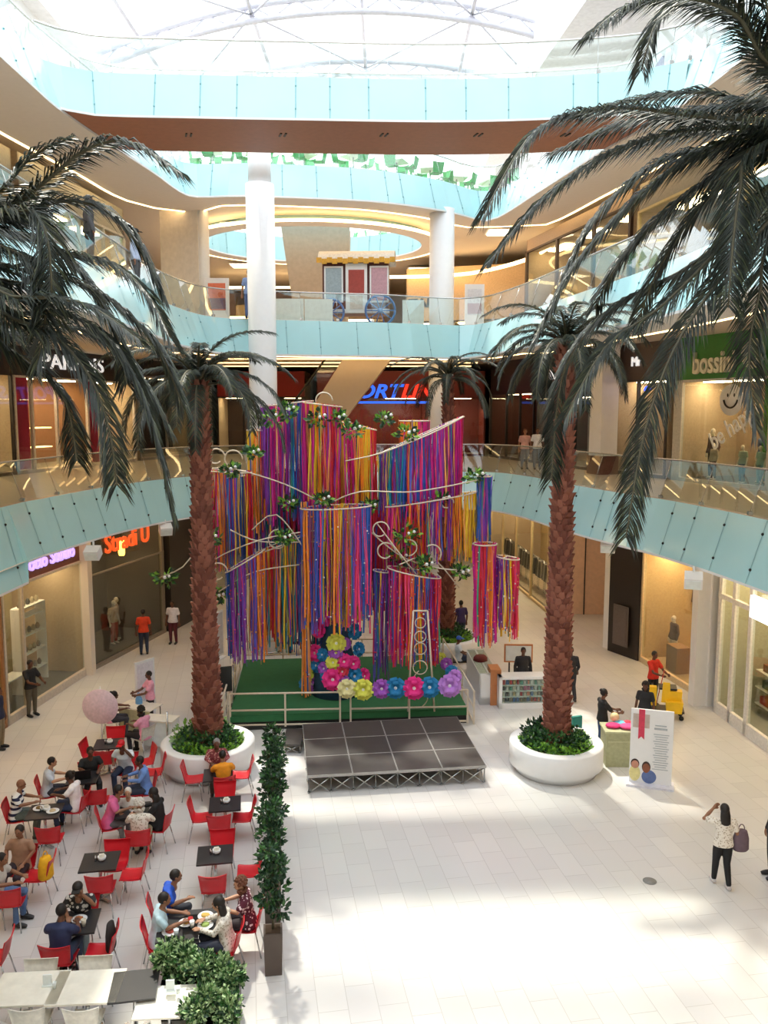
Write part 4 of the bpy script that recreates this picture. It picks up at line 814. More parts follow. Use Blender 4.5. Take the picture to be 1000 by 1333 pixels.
# ------------------------------------------------------------------ cafe furniture
def make_chair(m, fm, name='cafe_chair'):
    r = empty(name, (0, 0, 0)); b = MB(); n = 8; V_ = []; F_ = []
    prof = [(.23, .455), (.20, .465), (.1, .45), (0, .442), (-.1, .445), (-.17, .46)]
    for y, z in prof:
        for i in range(n + 1): u = i / n * 2 - 1; V_.append((u * (.215 - .01 * abs(y)), y, z + .018 * u * u))
    for k in range(len(prof) - 1):
        for i in range(n): a = k * (n + 1) + i; F_.append((a, a + 1, a + n + 2, a + n + 1))
    off = len(V_); V2 = [(x, y, z - .02) for x, y, z in V_]; F2 = [tuple(reversed([off + q for q in f])) for f in F_]
    K = len(prof) - 1; rim = [i for i in range(n + 1)] + [k * (n + 1) + n for k in range(1, K + 1)] + [K * (n + 1) + i for i in range(n - 1, -1, -1)] + [k * (n + 1) for k in range(K - 1, 0, -1)]
    FR = [(rim[i], rim[(i + 1) % len(rim)], off + rim[(i + 1) % len(rim)], off + rim[i]) for i in range(len(rim))]
    b.add(V_ + V2, F_ + F2 + FR, m, True); b.build('seat', m, r)
    b = MB(); V_ = []; F_ = []; prof = [(-.16, .455), (-.195, .52), (-.215, .62), (-.24, .74), (-.27, .84)]
    for k, (y, z) in enumerate(prof):
        for i in range(n + 1): u = i / n * 2 - 1; V_.append((u * (.205 + .012 * k), y + .035 * u * u, z - (.03 * (1 - u * u) - .012 if k == 4 else 0)))
    for k in range(4):
        for i in range(n): a = k * (n + 1) + i; F_.append((a, a + 1, a + n + 2, a + n + 1))
    off = len(V_); V2 = [(x, y - .018, z) for x, y, z in V_]; F2 = [tuple(reversed([off + q for q in f])) for f in F_]; K = 4
    rim = [i for i in range(n + 1)] + [k * (n + 1) + n for k in range(1, K + 1)] + [K * (n + 1) + i for i in range(n - 1, -1, -1)] + [k * (n + 1) for k in range(K - 1, 0, -1)]
    FR = [(rim[i], rim[(i + 1) % len(rim)], off + rim[(i + 1) % len(rim)], off + rim[i]) for i in range(len(rim))]
    b.add(V_ + V2, F_ + F2 + FR, m, True); b.build('backrest', m, r)
    for x, y in ((-1, 1), (1, 1), (-1, -1), (1, -1)): MB().tube([(x * .17, y * .15, .44), (x * .22, y * .215 - (.03 if y < 0 else 0), .0)], .012, fm, n=7).build('leg', fm, r)
    return r
def make_table(m, fm, w=.66, d=.66, name='cafe_table'):
    r = empty(name, (0, 0, 0)); b = MB().box((0, 0, .735), (w, d, .03)); b.build('tabletop', m, r)
    MB().tube([(0, 0, .02), (0, 0, .72)], .032, n=10).build('column', fm, r); b = MB()
    for a in (0, 90): b.box((0, 0, .025), (.48, .06, .03), rz=R(a + 45))
    b.build('foot', fm, r); return r
def make_caddy():
    r = empty('condiment_caddy', (0, 0, 0)); MB().lathe([(.055, 0), (.075, .02), (.078, .07), (.07, .07), (.05, .02)], n=14).build('bowl', M['white'], r)
    MB().box((.0, 0, .075), (.09, .05, .07)).build('napkins', colour('f5efe0', .8, 'paper'), r); MB().lathe([(.018, 0), (.018, .07), (.01, .09)], (-.11, .02, 0), n=8).lathe([(.018, 0), (.018, .07), (.01, .09)], (-.11, -.03, 0), n=8).build('shakers', M['chrome'], r); return r
CH = make_chair(M['red'], M['chrome']); TB = make_table(M['blacktop'], M['chrome']); CD = make_caddy()
used = {}
def place(proto, loc, rz, label, cat, group=None, sc=1.):
    if proto.name not in used: used[proto.name] = 1; kids_cached(proto); c = proto; c.location = loc; c.rotation_euler.z = rz; c.scale = (sc,) * 3; return tag(c, label, cat, group)
    return dup(proto, loc, rz, label, cat, group, sc)
G = 9.5
def chair(px, py, face, label):
    p = at(px, py, .68); a = R(face + G * .8); p = p + Vector((-math.sin(a), math.cos(a), 0)) * .23; p.z = 0
    return place(CH, p, a, 'red plastic cafe chair, ' + label, 'chair', 'red cafe chairs')
for q in ((62, 1086, 0, 'back to camera at the striped shirt table'), (124, 1036, 0, 'back to camera at the laptop table'), (108, 972, -100, 'tilted to the right behind the laptop table'), (151, 953, 180, 'behind the small table nearest the pink disc sign'), (136, 985, 0, 'in front of the small table near the pink disc sign'),
          (201, 978, 110, 'left one of the pair beside the cafe side planter'), (214, 992, 95, 'right one of the pair beside the cafe side planter'), (238, 1003, -90, 'empty, left of the orange shirted man'), (328, 996, 90, 'empty, right of the orange shirted man'),
          (293, 1026, 180, 'far side of the small table behind the orange shirt'), (247, 1052, -90, 'left of the upper small table by the hedge'), (331, 1050, 90, 'right of the upper small table by the hedge'), (285, 1070, 0, 'near side of the upper small table by the hedge'), (290, 1090, 180, 'far side of the lower small table by the hedge'),
          (341, 1118, 90, 'right of the lower small table against the potted trees'), (277, 1150, 0, 'near side of the lower small table by the hedge'), (153, 1103, 180, 'far side of the empty table in the middle'), (129, 1150, 0, 'near side of the empty table in the middle'), (190, 1122, 90, 'right of the empty table in the middle'),
          (68, 1124, 90, 'holding a yellow bag'), (8, 1168, 0, 'at the left edge below the yellow bag chair'), (12, 1228, 90, 'at the left edge behind the white tables'), (150, 1220, 90, 'with a dark jacket hung on its back')): chair(*q)
def seated(hx, hy, face, skin, hair, hm, shirt, sl, legs, lab, pose='table', sc=1., ch=True):
    a = R(face + G * .8); p = at(hx, hy, 1.2 * sc); p = p - Vector((-math.sin(a), math.cos(a), 0)) * .08; p.z = 0
    person(pose, p, face + G * .8, skin, hair, hm, shirt, sl, legs, 'seated person ' + lab, sc)
    if ch: place(CH, p + Vector((-math.sin(a), math.cos(a), 0)) * .03, a, 'red chair under the person ' + lab, 'chair', 'red cafe chairs')
    return p
seated(23, 1021, -85, S2, None, HG, stripes, 0, '5a625c', 'with bald head in a white and navy striped shirt')
seated(64, 992, -80, S3, 'short', HK, 'cfd8e6', 0, '2b2d3a', 'in a pale blue shirt at the far left table')
seated(94, 1010, 80, S1, 'bun', HK, 'f3eef0', 0, '2c3a5a', 'in a white blouse facing left at the striped shirt table')
seated(117, 977, 200, S1, 'short', HK, '232325', 0, '2a2a2e', 'in a black t-shirt behind the laptop')
seated(161, 966, 170, S1, 'cap', M['red'], 'dfe9f4', 0, '24304c', 'wearing a red cap and pale shirt', 'eat')
seated(185, 990, 100, S1, 'short', HK, '6f94d6', 1, '2d3850', 'in a blue shirt facing left next to the red cap')
seated(144, 1030, -75, S2, 'short', HK, 'e06aa0', 0, '6b6870', 'in a pink shirt with grey trousers, eating', 'eat')
seated(167, 1030, 180, S3, 'short', HW, 'd8d4cc', 1, '8a8a8a', 'with short white hair at the crowded middle table', 'table', .9)
seated(181, 1048, 0, S3, 'curly', HW, lace, 1, 'b8a88c', 'with pale curly hair, back to camera')
seated(203, 1032, 75, S1, 'long', HK, '1d1c1f', 1, '1d1c1f', 'all in black facing left at the crowded middle table')
seated(282, 966, 185, S1, 'short', HG, plaid, 1, '5a5148', 'in a plaid shirt facing the camera by the planter')
seated(290, 984, 10, S2, 'short', HK, 'f09a1e', 0, '6a655e', 'in an orange t-shirt, back to camera by the planter')
seated(22, 1085, 170, S2, 'short', HK, 'a8826a', 0, '3a2c34', 'in a tan top behind the yellow bag', 'relax')
seated(-2, 1118, -100, S2, 'short', HK, 'c9c2bc', 0, '5b79a8', 'in jeans cut by the left edge')
seated(104, 1150, 180, S2, 'cap', HK, camo, 0, '8da0a8', 'wearing a black cap and patterned tank top', 'eat')
seated(78, 1188, -8, S1, 'short', HK, '2a3358', 0, '3a4660', 'in a navy t-shirt, back to camera')
seated(216, 1142, -80, S2, 'short', HK, '1f53c4', 0, '2a2c36', 'with dark beard in a royal blue shirt', 'eat')
seated(209, 1171, -80, S2, 'short', HK, 'bfdbe8', 0, '49525c', 'in a light blue shirt at the food covered table')
seated(289, 1176, 80, S3, 'long', HK, lace, 1, '3a3f52', 'with long straight dark hair and white lace top')
seated(317, 1150, 85, S3, 'curly', HA, dotm, 0, '3a3036', 'with auburn curls and a dotted maroon blouse')
def table(p, label, rz=G): p = Vector(p); p.z = 0; return place(TB, p, R(rz), 'square black cafe table ' + label, 'table', 'black cafe tables')
def caddy(x, y, label): return place(CD, (x, y, .75), R(20), 'white condiment bowl with napkins ' + label, 'caddy', 'table caddies')
T = {}
for k, px, py, lab, cad in (('a', 58, 1056, 'between the striped shirt and the white blouse', 1), ('b', 130, 1121, 'empty in the middle of the cafe', 1), ('c', 280, 1112, 'lower one by the potted trees', 1), ('d', 293, 1046, 'upper one by the potted trees', 1), ('e', 100, 1200, 'between the black cap and the navy shirt', 0), ('f', 232, 1208, 'covered in food, left half', 0), ('g', 266, 1198, 'covered in food, right half', 0),
                            ('h', 141, 968, 'nearest the pink disc sign', 1), ('i', 173, 1054, 'crowded with four people', 0), ('j', 108, 1012, 'with the laptop', 0), ('k', 284, 1008, 'between the plaid and orange shirts', 0), ('l', 168, 1282, 'beside the white tables, plain dark', 0)):
    p = at(px + (7 if k == 'l' else 0), py, .75); T[k] = table(p, lab)
    if cad: caddy(p.x + .02, p.y + .05, 'on the table ' + lab)
tray = colour('f2ead8', .5, 'paper')
def plate(p, food, lab):
    r = empty('plate', p, 0, lab, 'plate', 'plates of food on the tables'); MB().lathe([(.05, 0), (.12, .012), (.13, .02), (.11, .016)], n=20).build('dish', M['white'], r); MB().ball((0, 0, .03), (.07, .06, .025), None, 10, 6, jit=.15).build('food', colour(food, .8), r)
for k, dx, dy, f, lab in (('a', -.15, .1, '8a6a3a', 'white plate with food near the striped shirt'), ('a', .18, -.02, 'd8c29a', 'white plate with food near the white blouse'), ('e', .02, .05, 'b0683a', 'white plate with cup near the black cap'), ('f', .1, .12, 'd9a84a', 'plate of fried food near the royal blue shirt'), ('f', -.1, -.12, 'b04a3a', 'plate of food near the light blue shirt'), ('g', .0, .1, 'e0b860', 'plate of food near the auburn curls'), ('g', .05, -.15, 'a8c06a', 'plate of food near the long dark hair'), ('i', .05, .0, 'c8a070', 'plate of food on the crowded middle table')):
    q = T[k].location; plate((q.x + dx, q.y + dy, .751), f, lab)
for k, dx, dy, c, lab in (('f', .02, -.2, 'e8f0f8', 'white paper cup near the light blue shirt'), ('g', -.2, -.1, 'd23a3a', 'red paper cup on the food table'), ('f', .22, .02, 'ffffff', 'white paper cup in the middle of the food table'), ('e', .15, -.1, 'e8e0d0', 'cream mug beside the plate near the navy shirt')):
    q = T[k].location; o = MB().lathe([(.03, 0), (.042, .11), (.038, .11), (.028, .01)], (0, 0, 0), n=14).build('cup', colour(c, .6, 'paper'), None, (q.x + dx, q.y + dy, .751)); tag(o, lab, 'cup')
q = T['j'].location; r = empty('laptop', (q.x, q.y, .752), R(20), 'open black laptop in front of the black t-shirt', 'laptop'); MB().box((0, 0, .01), (.34, .24, .02)).build('base', M['black'], r); MB().box((0, -.15, .12), (.34, .012, .24), rx=R(14)).build('screen', M['black'], r)
# bags
def bag(p, m, s, lab, handle=True, rz=0., h=.4, w=.28, d=.14, name='bag'):
    r = empty(name, p, rz, lab, 'bag'); b = MB(); b.tube([(0, 0, 0), (0, 0, h * .1), (0, 0, h * .6), (0, 0, h * .95), (0, 0, h)], [w * .42, w * .52, w * .5, w * .36, w * .2], n=14, flat=d / w * 1.2); b.build('body', m, r)
    if handle: MB().tube([(w * .2 * math.cos(R(a)), 0, h * .95 + .12 * math.sin(R(a))) for a in range(0, 181, 20)], .01, n=6).build('handle', m, r)
    return r
p = at(60, 1140, .5); bag((p.x, p.y, .46), colour('f6b81e'), 1, 'yellow bag slumped on a red cafe chair', True, 1.2, .42, .3, .2)
p = at(146, 1225, .6); bag((p.x - .02, p.y, .47), colour('2b2626'), 1, 'dark jacket bundle on the chair beside the navy shirt', False, 1.6, .45, .3, .12)
# white tables and chairs
WC = make_chair(colour('f0ece2', .4, 'plastic'), M['chrome'], 'white_chair'); WT = make_table(M['whitetop'], M['chrome'], .98, .72, 'white_table')
for i, (px, py, lab) in enumerate(((38, 1286, 'left half of the joined pair at the lower left'), (113, 1284, 'right half of the joined pair at the lower left'))):
    p = at(px, py, .75); p.z = 0; place(WT, p, R(4), 'white topped cafe table, ' + lab, 'table', 'white cafe tables')
p = at(220, 1298, .75); dup(WT, (p.x, p.y, 0), R(4), 'white topped cafe table alone in front of the shrubs', 'table', 'white cafe tables', .92)
for px, py, f, lab in ((53, 1262, 180, 'far side of the left white table'), (124, 1258, 180, 'far side of the right white table'), (36, 1322, 0, 'near side of the left white table'), (106, 1322, 0, 'near side of the right white table')):
    p = at(px, py, .7); a = R(f + 4); p = p + Vector((-math.sin(a), math.cos(a), 0)) * .2; place(WC, (p.x, p.y, 0), a, 'white plastic chair at the ' + lab, 'chair', 'white chairs')
for px, py, lab in ((62, 1283, 'on the joined white tables'), (222, 1290, 'on the single white table')):
    p = at(px, py, .75); o = MB().box((0, 0, .09), (.12, .02, .16)).box((0, 0, .01), (.14, .08, .02)).box((.0, -.012, .09), (.1, .003, .12), M['frosted']).build('menu_holder', M['white'], None, (p.x, p.y, .751), .1); tag(o, 'clear white menu holder ' + lab, 'menu holder')
    o = MB().lathe([(.025, 0), (.03, .09), (.026, .09), (.02, .01)], n=12).build('glass_tumbler', M['frosted'], None, (p.x + .12, p.y - .05, .751)); tag(o, 'small clear tumbler ' + lab, 'glass')
# potted trees in a row and shrubs
for i, (x, y, h) in enumerate(((-1.79, 12.45, 2.15), (-1.98, 13.8, 2.2), (-2.15, 15.2, 2.25), (-2.33, 16.6, 2.1), (-2.5, 18.0, 1.85))):
    r = empty('potted_tree', (x, y, 0), R(8), 'slender potted tree in a square brown planter, %s of the row from the camera' % ['nearest', 'second', 'third', 'fourth', 'farthest'][i], 'potted tree', 'row of potted trees')
    b = MB().box((0, 0, .36), (.27, .27, .72), taper=1.12); b.build('pot', M['brown'], r); MB().box((0, 0, .70), (.24, .24, .05)).build('soil', M['soil'], r)
    MB().tube([(0, 0, .7), (.02, 0, 1.2), (-.02, .01, h)], [.022, .018, .008], n=7).build('trunk', M['rachis'], r); b = MB()
    for k in range(9):
        z = 1.05 + (h - 1.1) * k / 8; q = k * 2.1 + i; leafclump(b, (.11 * math.cos(q), .09 * math.sin(q), z), (.17 - .006 * k, .17 - .006 * k, .13), 75, [M['leafd'], M['leafd'], M['leaf']], .11, k + 10 * i)
    b.build('foliage', None, r)
for i, (x, y, lab) in enumerate(((-3.02, 11.55, 'behind the single white table'), (-2.45, 11.35, 'to the right of the single white table'), (-2.4, 10.6, 'nearest the camera at the bottom edge'))):
    r = empty('shrub_planter', (x, y, 0), R(5), 'pale green shrub in a dark box planter, ' + lab, 'shrub'); MB().box((0, 0, .28), (.62, .42, .56)).build('box', M['black'], r); MB().box((0, 0, .54), (.58, .38, .04)).build('soil', M['soil'], r); b = MB()
    for k in range(12): leafclump(b, (rnd.uniform(-.28, .28), rnd.uniform(-.18, .18), rnd.uniform(.62, .98)), (.16, .14, .14), 150, [M['leaf3'], M['leaf'], M['leaf3'], M['leafd']], .085, 500 + k + 20 * i)
    b.build('foliage', None, r)
# ------------------------------------------------------------------ promotion corner at left
pk = colour('f2a9c4')
p = at(127, 990, 0); r = empty('round_sign', (p.x, p.y + .4, 0), 0, 'large pale pink round sign on a thin pole', 'sign'); MB().tube([(0, 0, 0), (0, 0, 1.85)], .02, n=8).build('pole', M['white'], r); MB().lathe([(.2, 0), (.2, .03)], n=20).build('base', M['white'], r)
o = MB().lathe([(.46, -.015), (.47, 0), (.46, .015)], n=40).build('disc', colour('f0d6e2', .4, 'paint'), r, (0, -.04, 1.32)); o.rotation_euler.x = R(90)
r = empty('folding_table', (-6.9, 22.6, 0), R(-20), 'white table used by the people in pink', 'table'); MB().box((0, 0, .74), (1.1, .6, .03)).build('tabletop', M['whitetop'], r); MB().box((.05, -.31, .42), (1.0, .02, .6)).build('front_panel', colour('c9c59a', .6, 'paint'), r)
for x, y in ((-.5, -.25), (.5, -.25), (-.5, .25), (.5, .25)): MB().tube([(x, y, 0), (x, y, .73)], .015, n=6).build('leg', M['black'], r)
bag((-6.95, 22.7, .755), colour('6aa6dc', .4), 1, 'blue clear plastic bag on the white promotion table', True, 0, .22, .2, .12)
seated(146, 905, -80, S1, 'bun', HK, pk, 0, '3a3a44', 'in pink at the left end of the promotion table', ch=False)
seated(185, 925, 60, S1, 'curly', HK, pk, 0, '2a2a30', 'in pink with bushy dark hair at the right of the promotion table', ch=False)
WS = [0]
for x, y, f, lab in ((at(146, 905, 1.2).x - .05, at(146, 905, 1.2).y, -80, 'under the person in pink at the left'), (at(185, 925, 1.2).x, at(185, 925, 1.2).y, 60, 'under the bushy haired person in pink')): dup(WC, (x, y, 0), R(f), 'white chair ' + lab, 'chair', 'promotion chairs')
person('reach', at(197, 945, 0), 120, S1, 'short', HK, pk, 0, '2b2a30', 'standing person in a pink shirt behind the promotion table', .95)
for px, py, w_, h_, rz, c, lab, nm in ((193, 945, .7, 1.75, 55, 'e6e2ea', 'white upright board behind the person standing in pink', 'display_board'), (288, 862, .7, 1.7, 70, 'c9c9cf', 'white framed poster board left behind the platform', 'display_board')):
    p = at(px, py, 0); r = empty(nm, (p.x - .2, p.y + .5, 0), R(rz), lab, 'board'); MB().box((0, 0, h_ / 2 + .05), (w_, .05, h_)).build('panel', M['white'], r); MB().box((0, -.03, h_ / 2 + .05), (w_ - .12, .01, h_ - .15)).build('print', colour(c, .5, 'print'), r); MB().box((0, 0, .02), (w_ * .8, .4, .04)).build('foot', M['white'], r)
r = empty('screen', (-5.0, 23.6, 0), R(18), 'black flat screen on a stand left of the palm trunk', 'screen'); MB().box((0, 0, 1.15), (1.05, .06, .75)).build('panel', M['black'], r); MB().tube([(-.35, .05, 0), (-.35, .05, 1.2)], .02, n=6).tube([(.35, .05, 0), (.35, .05, 1.2)], .02, n=6).build('legs', M['chrome'], r)
for x, y, lab in ((-4.62, 24.6, 'thin steel queue post right of the palm trunk'), (-5.6, 20.6, 'thin steel queue post left of the cafe side planter')):
    r = empty('queue_post', (x, y, 0), 0, lab, 'post'); MB().tube([(0, 0, 0), (0, 0, 1.3)], .025, n=8).build('pole', M['chrome'], r); MB().lathe([(.17, 0), (.15, .04)], n=18).build('base', M['black'], r)
r = empty('white_stand', (-5.95, 21.3, 0), R(-10), 'small white rectangular serving stand beside the promotion table', 'stand'); MB().box((0, 0, .86), (.85, .5, .04)).build('top', M['whitetop'], r); MB().box((0, -.2, .5), (.8, .02, .66)).build('front_panel', M['frosted'], r)
for x in (-.4, .4): MB().box((x, 0, .43), (.03, .46, .84)).build('side_frame', M['white'], r)
# ------------------------------------------------------------------ standing people
person('stand', at(188, 852, 0), 15, S1, 'short', HK, 'e0431c', 0, '27324a', 'person in orange-red t-shirt and jeans, back to camera by the left shops')
person('stand', at(226, 838, 0), 175, S1, 'short', HK, 'e8e4ea', 0, '5c2230', 'person in white vest and maroon trousers by the dark pillar')
person('reach', at(42, 932, 0), -120, S1, 'short', HK, '1d1c20', 0, '5d5548', 'person in black shirt and khaki trousers reading at the left shop window')
person('stand', at(1, 975, 0), -90, S1, 'short', HK, '222a4a', 0, '8a7a60', 'person in navy shirt cut by the left edge')
person('stand', at(680, 912, 0) , 180, S1, 'short', HK, '2a2a2e', 1, '26262a', 'person in dark cardigan over white top inside the kiosk', 1.0)
person('stand', at(600, 838, 0), 20, S1, 'short', HK, '3a2a5a', 0, '2a2f4a', 'person in purple shirt standing behind the far bench')
b_ = empty('bench', (2.35, 27.9, 0), R(5), 'dark bench between the platform and the far planter', 'bench'); MB().box((0, 0, .42), (1.5, .42, .06)).build('seat', M['black'], b_)
for x in (-.6, .6): MB().box((x, 0, .2), (.06, .36, .4)).build('leg', M['black'], b_)
person('relax', (2.6, 27.9, -.02), -80, S1, 'cap', colour('3a66c8'), 'dfe8f2', 0, '26324e', 'seated person in blue cap and jeans on the far bench')
b_ = empty('bench', (-2.4, 30.2, 0), 0, 'dark bench behind the ribbon tree at left', 'bench'); MB().box((0, 0, .44), (2.4, .5, .06)).build('seat', colour('3a2226', .6, 'paint'), b_)
for x in (-1.1, 1.1): MB().box((x, 0, .2), (.08, .4, .42)).build('leg', M['black'], b_)
person('stand', at(686, 612, L1) + V(0, .6, 0), 180, S2, 'short', HA, 'd8a8a0', 0, '6a6a70', 'person in pale pink top leaning near the first gallery railing', .97)
person('stand', at(702, 612, L1) + V(0, .5, 0), 180, S1, 'short', HK, 'eef0f6', 0, '3a4a5a', 'person in white shirt near the first gallery railing')
person('reach', at(783, 978, 0), -80, S1, 'bun', HK, '1c1c1f', 0, '34507e', 'person in black top and jeans beside the khaki counter')
person('stand', at(838, 962, 0), 150, S1, 'curly', HK, '26262c', 0, '2e2e33', 'person with dark hair behind the white standing banner', .95)
person('reach', at(849, 918, 0), -150, S1, 'short', HK, 'd8301e', 0, '1e1e22', 'cleaning worker in a red shirt behind the yellow cart')
person('walk', at(742, 912, 0), 0, S1, 'short', HK, '2a2a2e', 1, '2c2c33', 'person in dark clothes half hidden by the right palm trunk')
wk = person('armup', at(939, 1153, 0), -3, S2, 'long', HK, lace, 0, '1b1a1e', 'walking person with long dark hair, pale top and black trousers', .95, 'd8d0d0')
p = at(958, 1100, .9); bg_ = bag((wk.location.x + .33, wk.location.y, .72), colour('6c5a66'), 1, 'grey purple backpack on the walking person\'s shoulder', True, 0, .42, .3, .16, 'backpack')
person('stand', at(1006, 1142, 0), 90, S2, 'short', HK, '2a2a2e', 1, '1d1d20', 'person in dark clothes cut by the right edge')
person('stand', at(118, 352, L2), -60, S1, 'short', HK, '4a4a4e', 1, '3a3a40', 'dark silhouetted person on the second gallery at left')
person('stand', at(181, 375, L2) + V(-.3, .8, 0), -90, S2, 'cap', HK, 'b9c6e0', 1, '5a5a60', 'person in a dark cap and pale blue shirt on the second gallery')
person('stand', at(321, 412, L2) + V(0, .7, 0), 180, S2, 'short', HK, '8fa6d8', 0, '5b6fa0', 'person in light blue beside the white column on the second gallery')
# ------------------------------------------------------------------ kiosk
kc = empty('kiosk_counter', (4.35, 24.6, 0), R(3), 'white glass front kiosk counter filled with coloured products', 'counter')
KW, KD, KH = 1.75, .5, 1.0
b = MB(); b.box((0, 0, .09), (KW, KD, .18)); b.box((0, 0, KH - .04), (KW, KD, .08)); b.box((-KW / 2 + .05, 0, KH / 2), (.1, KD, KH)); b.box((KW / 2 - .05, 0, KH / 2), (.1, KD, KH)); b.build('case', M['white'], kc)
MB().box((0, KD / 2 - .02, .5), (KW - .1, .02, .8)).build('back_panel', colour('f4f1ea', .6, 'paint'), kc); MB().box((0, -KD / 2 + .01, .55), (KW - .2, .01, .76)).build('glass_front', M['shopglass'], kc)
for z in (.36, .54, .72): MB().box((0, -.02, z), (KW - .2, KD - .12, .015)).build('shelf', M['frosted'], kc)
PC = ['d0404e', '4a74b8', 'dcc08a', '3a3a42', 'b85a8a', 'e8e0d0', '58a898', 'e88a68', 'f0f0f4', '9a8a78']
Mk = Matrix.Translation(kc.location) @ Matrix.Rotation(R(3), 4, 'Z')
for z in (.19, .37, .55, .73):
    for i in range(14):
        q = Mk @ V(-KW / 2 + .17 + i * (KW - .34) / 13, -.1 + rnd.uniform(-.02, .02), z); h_ = rnd.uniform(.09, .14)
        o = MB().box((0, 0, h_ / 2), (rnd.uniform(.05, .09), .06, h_)).build('product_box', colour(rnd.choice(PC), .5, 'print'), None, q); tag(o, 'small coloured product box on a kiosk shelf', 'product', 'products in the white kiosk counter')
ks = empty('kiosk_counter', (3.15, 26.0, 0), R(93), 'white kiosk side counter with a glass top, left of the orange panel', 'counter')
b = MB(); b.box((0, 0, .12), (2.6, .55, .24)); b.box((0, .26, .5), (2.6, .04, .9)); 
for x in (-1.27, 1.27): b.box((x, 0, .5), (.06, .55, 1.0))
b.box((0, 0, .97), (2.6, .06, .05)); b.build('case', M['white'], ks); MB().box((0, 0, 1.0), (2.6, .55, .02)).build('glass_top', M['shopglass'], ks); MB().box((0, .22, .6), (2.4, .01, .6)).build('glass_front', M['shopglass'], ks); MB().box((0, 0, .55), (2.4, .4, .02)).build('shelf', M['frosted'], ks)
o = MB().box((0, 0, .56), (.32, .62, 1.12)).build('wood_end_block', M['orange'], None, (3.42, 24.95, 0), R(3)); tag(o, 'orange wood end panel between the kiosk counters', 'panel')
r = empty('display_rack', (4.5, 27.0, 0), R(-3), 'wooden rimmed white notice frame behind the kiosk attendant', 'display'); MB().box((0, 0, .95), (.95, .05, .62)).build('frame', M['orange'], r); MB().box((0, -.03, .95), (.85, .02, .52)).build('sheet', M['frosted'], r); MB().box((-.3, 0, .32), (.05, .05, .64)).box((.3, 0, .32), (.05, .05, .64)).build('legs', M['black'], r)
bag((3.1, 25.9, 1.02), colour('6a2420'), 1, 'dark red cloth bundle on the kiosk side counter', False, 0, .2, .45, .3)
# khaki counter, banner, cart, child seat
r = empty('khaki_counter', at(812, 1000, 0) + V(0, .35, 0), R(-2), 'khaki plastic counter covered with pink and blue goods', 'counter'); MB().box((0, 0, .45), (.85, .6, .9), taper=1.05).build('body', colour('a8a984', .6, 'plastic'), r); MB().box((0, 0, .92), (.95, .68, .05)).build('top', colour('b5b692', .6, 'plastic'), r); MB().box((0, -.31, .68), (.78, .03, .05)).build('ledge', colour('b5b692', .6, 'plastic'), r)
kp = r.location
for dx, dy, c, s, lab in ((-.2, 0, 'e0357a', .2, 'pink folded cloth at the left of the khaki counter'), (.15, -.08, 'e84a8a', .22, 'pink folded cloth at the right of the khaki counter'), (.0, .15, '6fc3e0', .17, 'light blue cloth on the khaki counter'), (.22, .18, 'd63a54', .14, 'red cloth at the back of the khaki counter')):
    o = MB().ball((0, 0, .05), (s, s * .8, .06), None, 12, 7, jit=.08).build('folded_cloth', colour(c), None, (kp.x + dx, kp.y + dy, .945)); tag(o, lab, 'cloth')
o = MB().ball((0, 0, .12), .12, None, 14, 10).build('ball', colour('e8d0a0', .5, 'paint'), None, (kp.x - .1, kp.y + .25, 1.0)); tag(o, 'cream ball at the back of the khaki counter', 'ball')
bn = empty('standing_banner', at(846, 1022, 0), R(-17), 'white standing banner with red ribbon emblem and portrait of two people', 'banner'); BW, BH = .98, 1.85
MB().box((0, 0, BH / 2 + .04), (BW, .05, BH)).build('panel', M['white'], bn); MB().box((0, 0, .025), (BW + .12, .45, .05)).build('base', colour('dcdce8', .4, 'paint'), bn)
b = MB(); b.box((-.25, -.03, 1.6), (.38, .008, .34)); b.build('emblem_square', colour('c9b8ae', .6, 'print'), bn); MB().box((-.24, -.036, 1.6), (.14, .006, .58)).build('emblem_ribbon', colour('d8405c', .6, 'print'), bn)
MB().add([V(-.31, -.036, 1.31), V(-.17, -.036, 1.31), V(-.17, -.036, 1.14), V(-.24, -.036, 1.21), V(-.31, -.036, 1.14)], [(0, 1, 3, 4), (1, 2, 3)]).build('ribbon_tail', colour('d8405c', .6, 'print'), bn)
b = MB(); 
for i in range(16): wl_ = (.36 - .1 * ((i * 7) % 3) / 2); b.box((.22, -.03, 1.30 - i * .058), (wl_, .006, .016))
b.box((.2, -.03, 1.52), (.26, .006, .03)); b.box((.2, -.03, 1.44), (.3, .006, .05)); b.build('text_lines', colour('b0b6bc', .6, 'print'), bn)
def disc(x, z, rx, rz2, c, nm, y=-.034):
    b = MB(); b.add([V(x + rx * math.cos(2 * math.pi * i / 20), y, z + rz2 * math.sin(2 * math.pi * i / 20)) for i in range(20)], [tuple(range(20))]); b.build(nm, colour(c, .6, 'print'), bn)
disc(-.36, .28, .13, .2, 'e6dc9a', 'portrait_shirt', -.032); disc(-.03, .22, .17, .17, '5f74a8', 'portrait_shirt', -.033); disc(-.36, .52, .1, .12, '3a2a26', 'portrait_hair', -.033); disc(-.36, .50, .085, .1, 'c98f78', 'portrait_face', -.036); disc(-.1, .46, .1, .14, '3a2620', 'portrait_hair', -.034); disc(-.1, .43, .085, .12, '8a5238', 'portrait_face', -.038)
cp = at(868, 935, 0); ct = empty('cleaning_cart', cp, R(-15), 'black cleaning cart carrying yellow buckets and a yellow caution board', 'cart')
MB().box((0, .1, .25), (.95, .5, .06)).box((-.42, .1, .6), (.04, .45, .7)).box((.0, .1, .92), (.5, .45, .05)).build('frame', M['black'], ct)
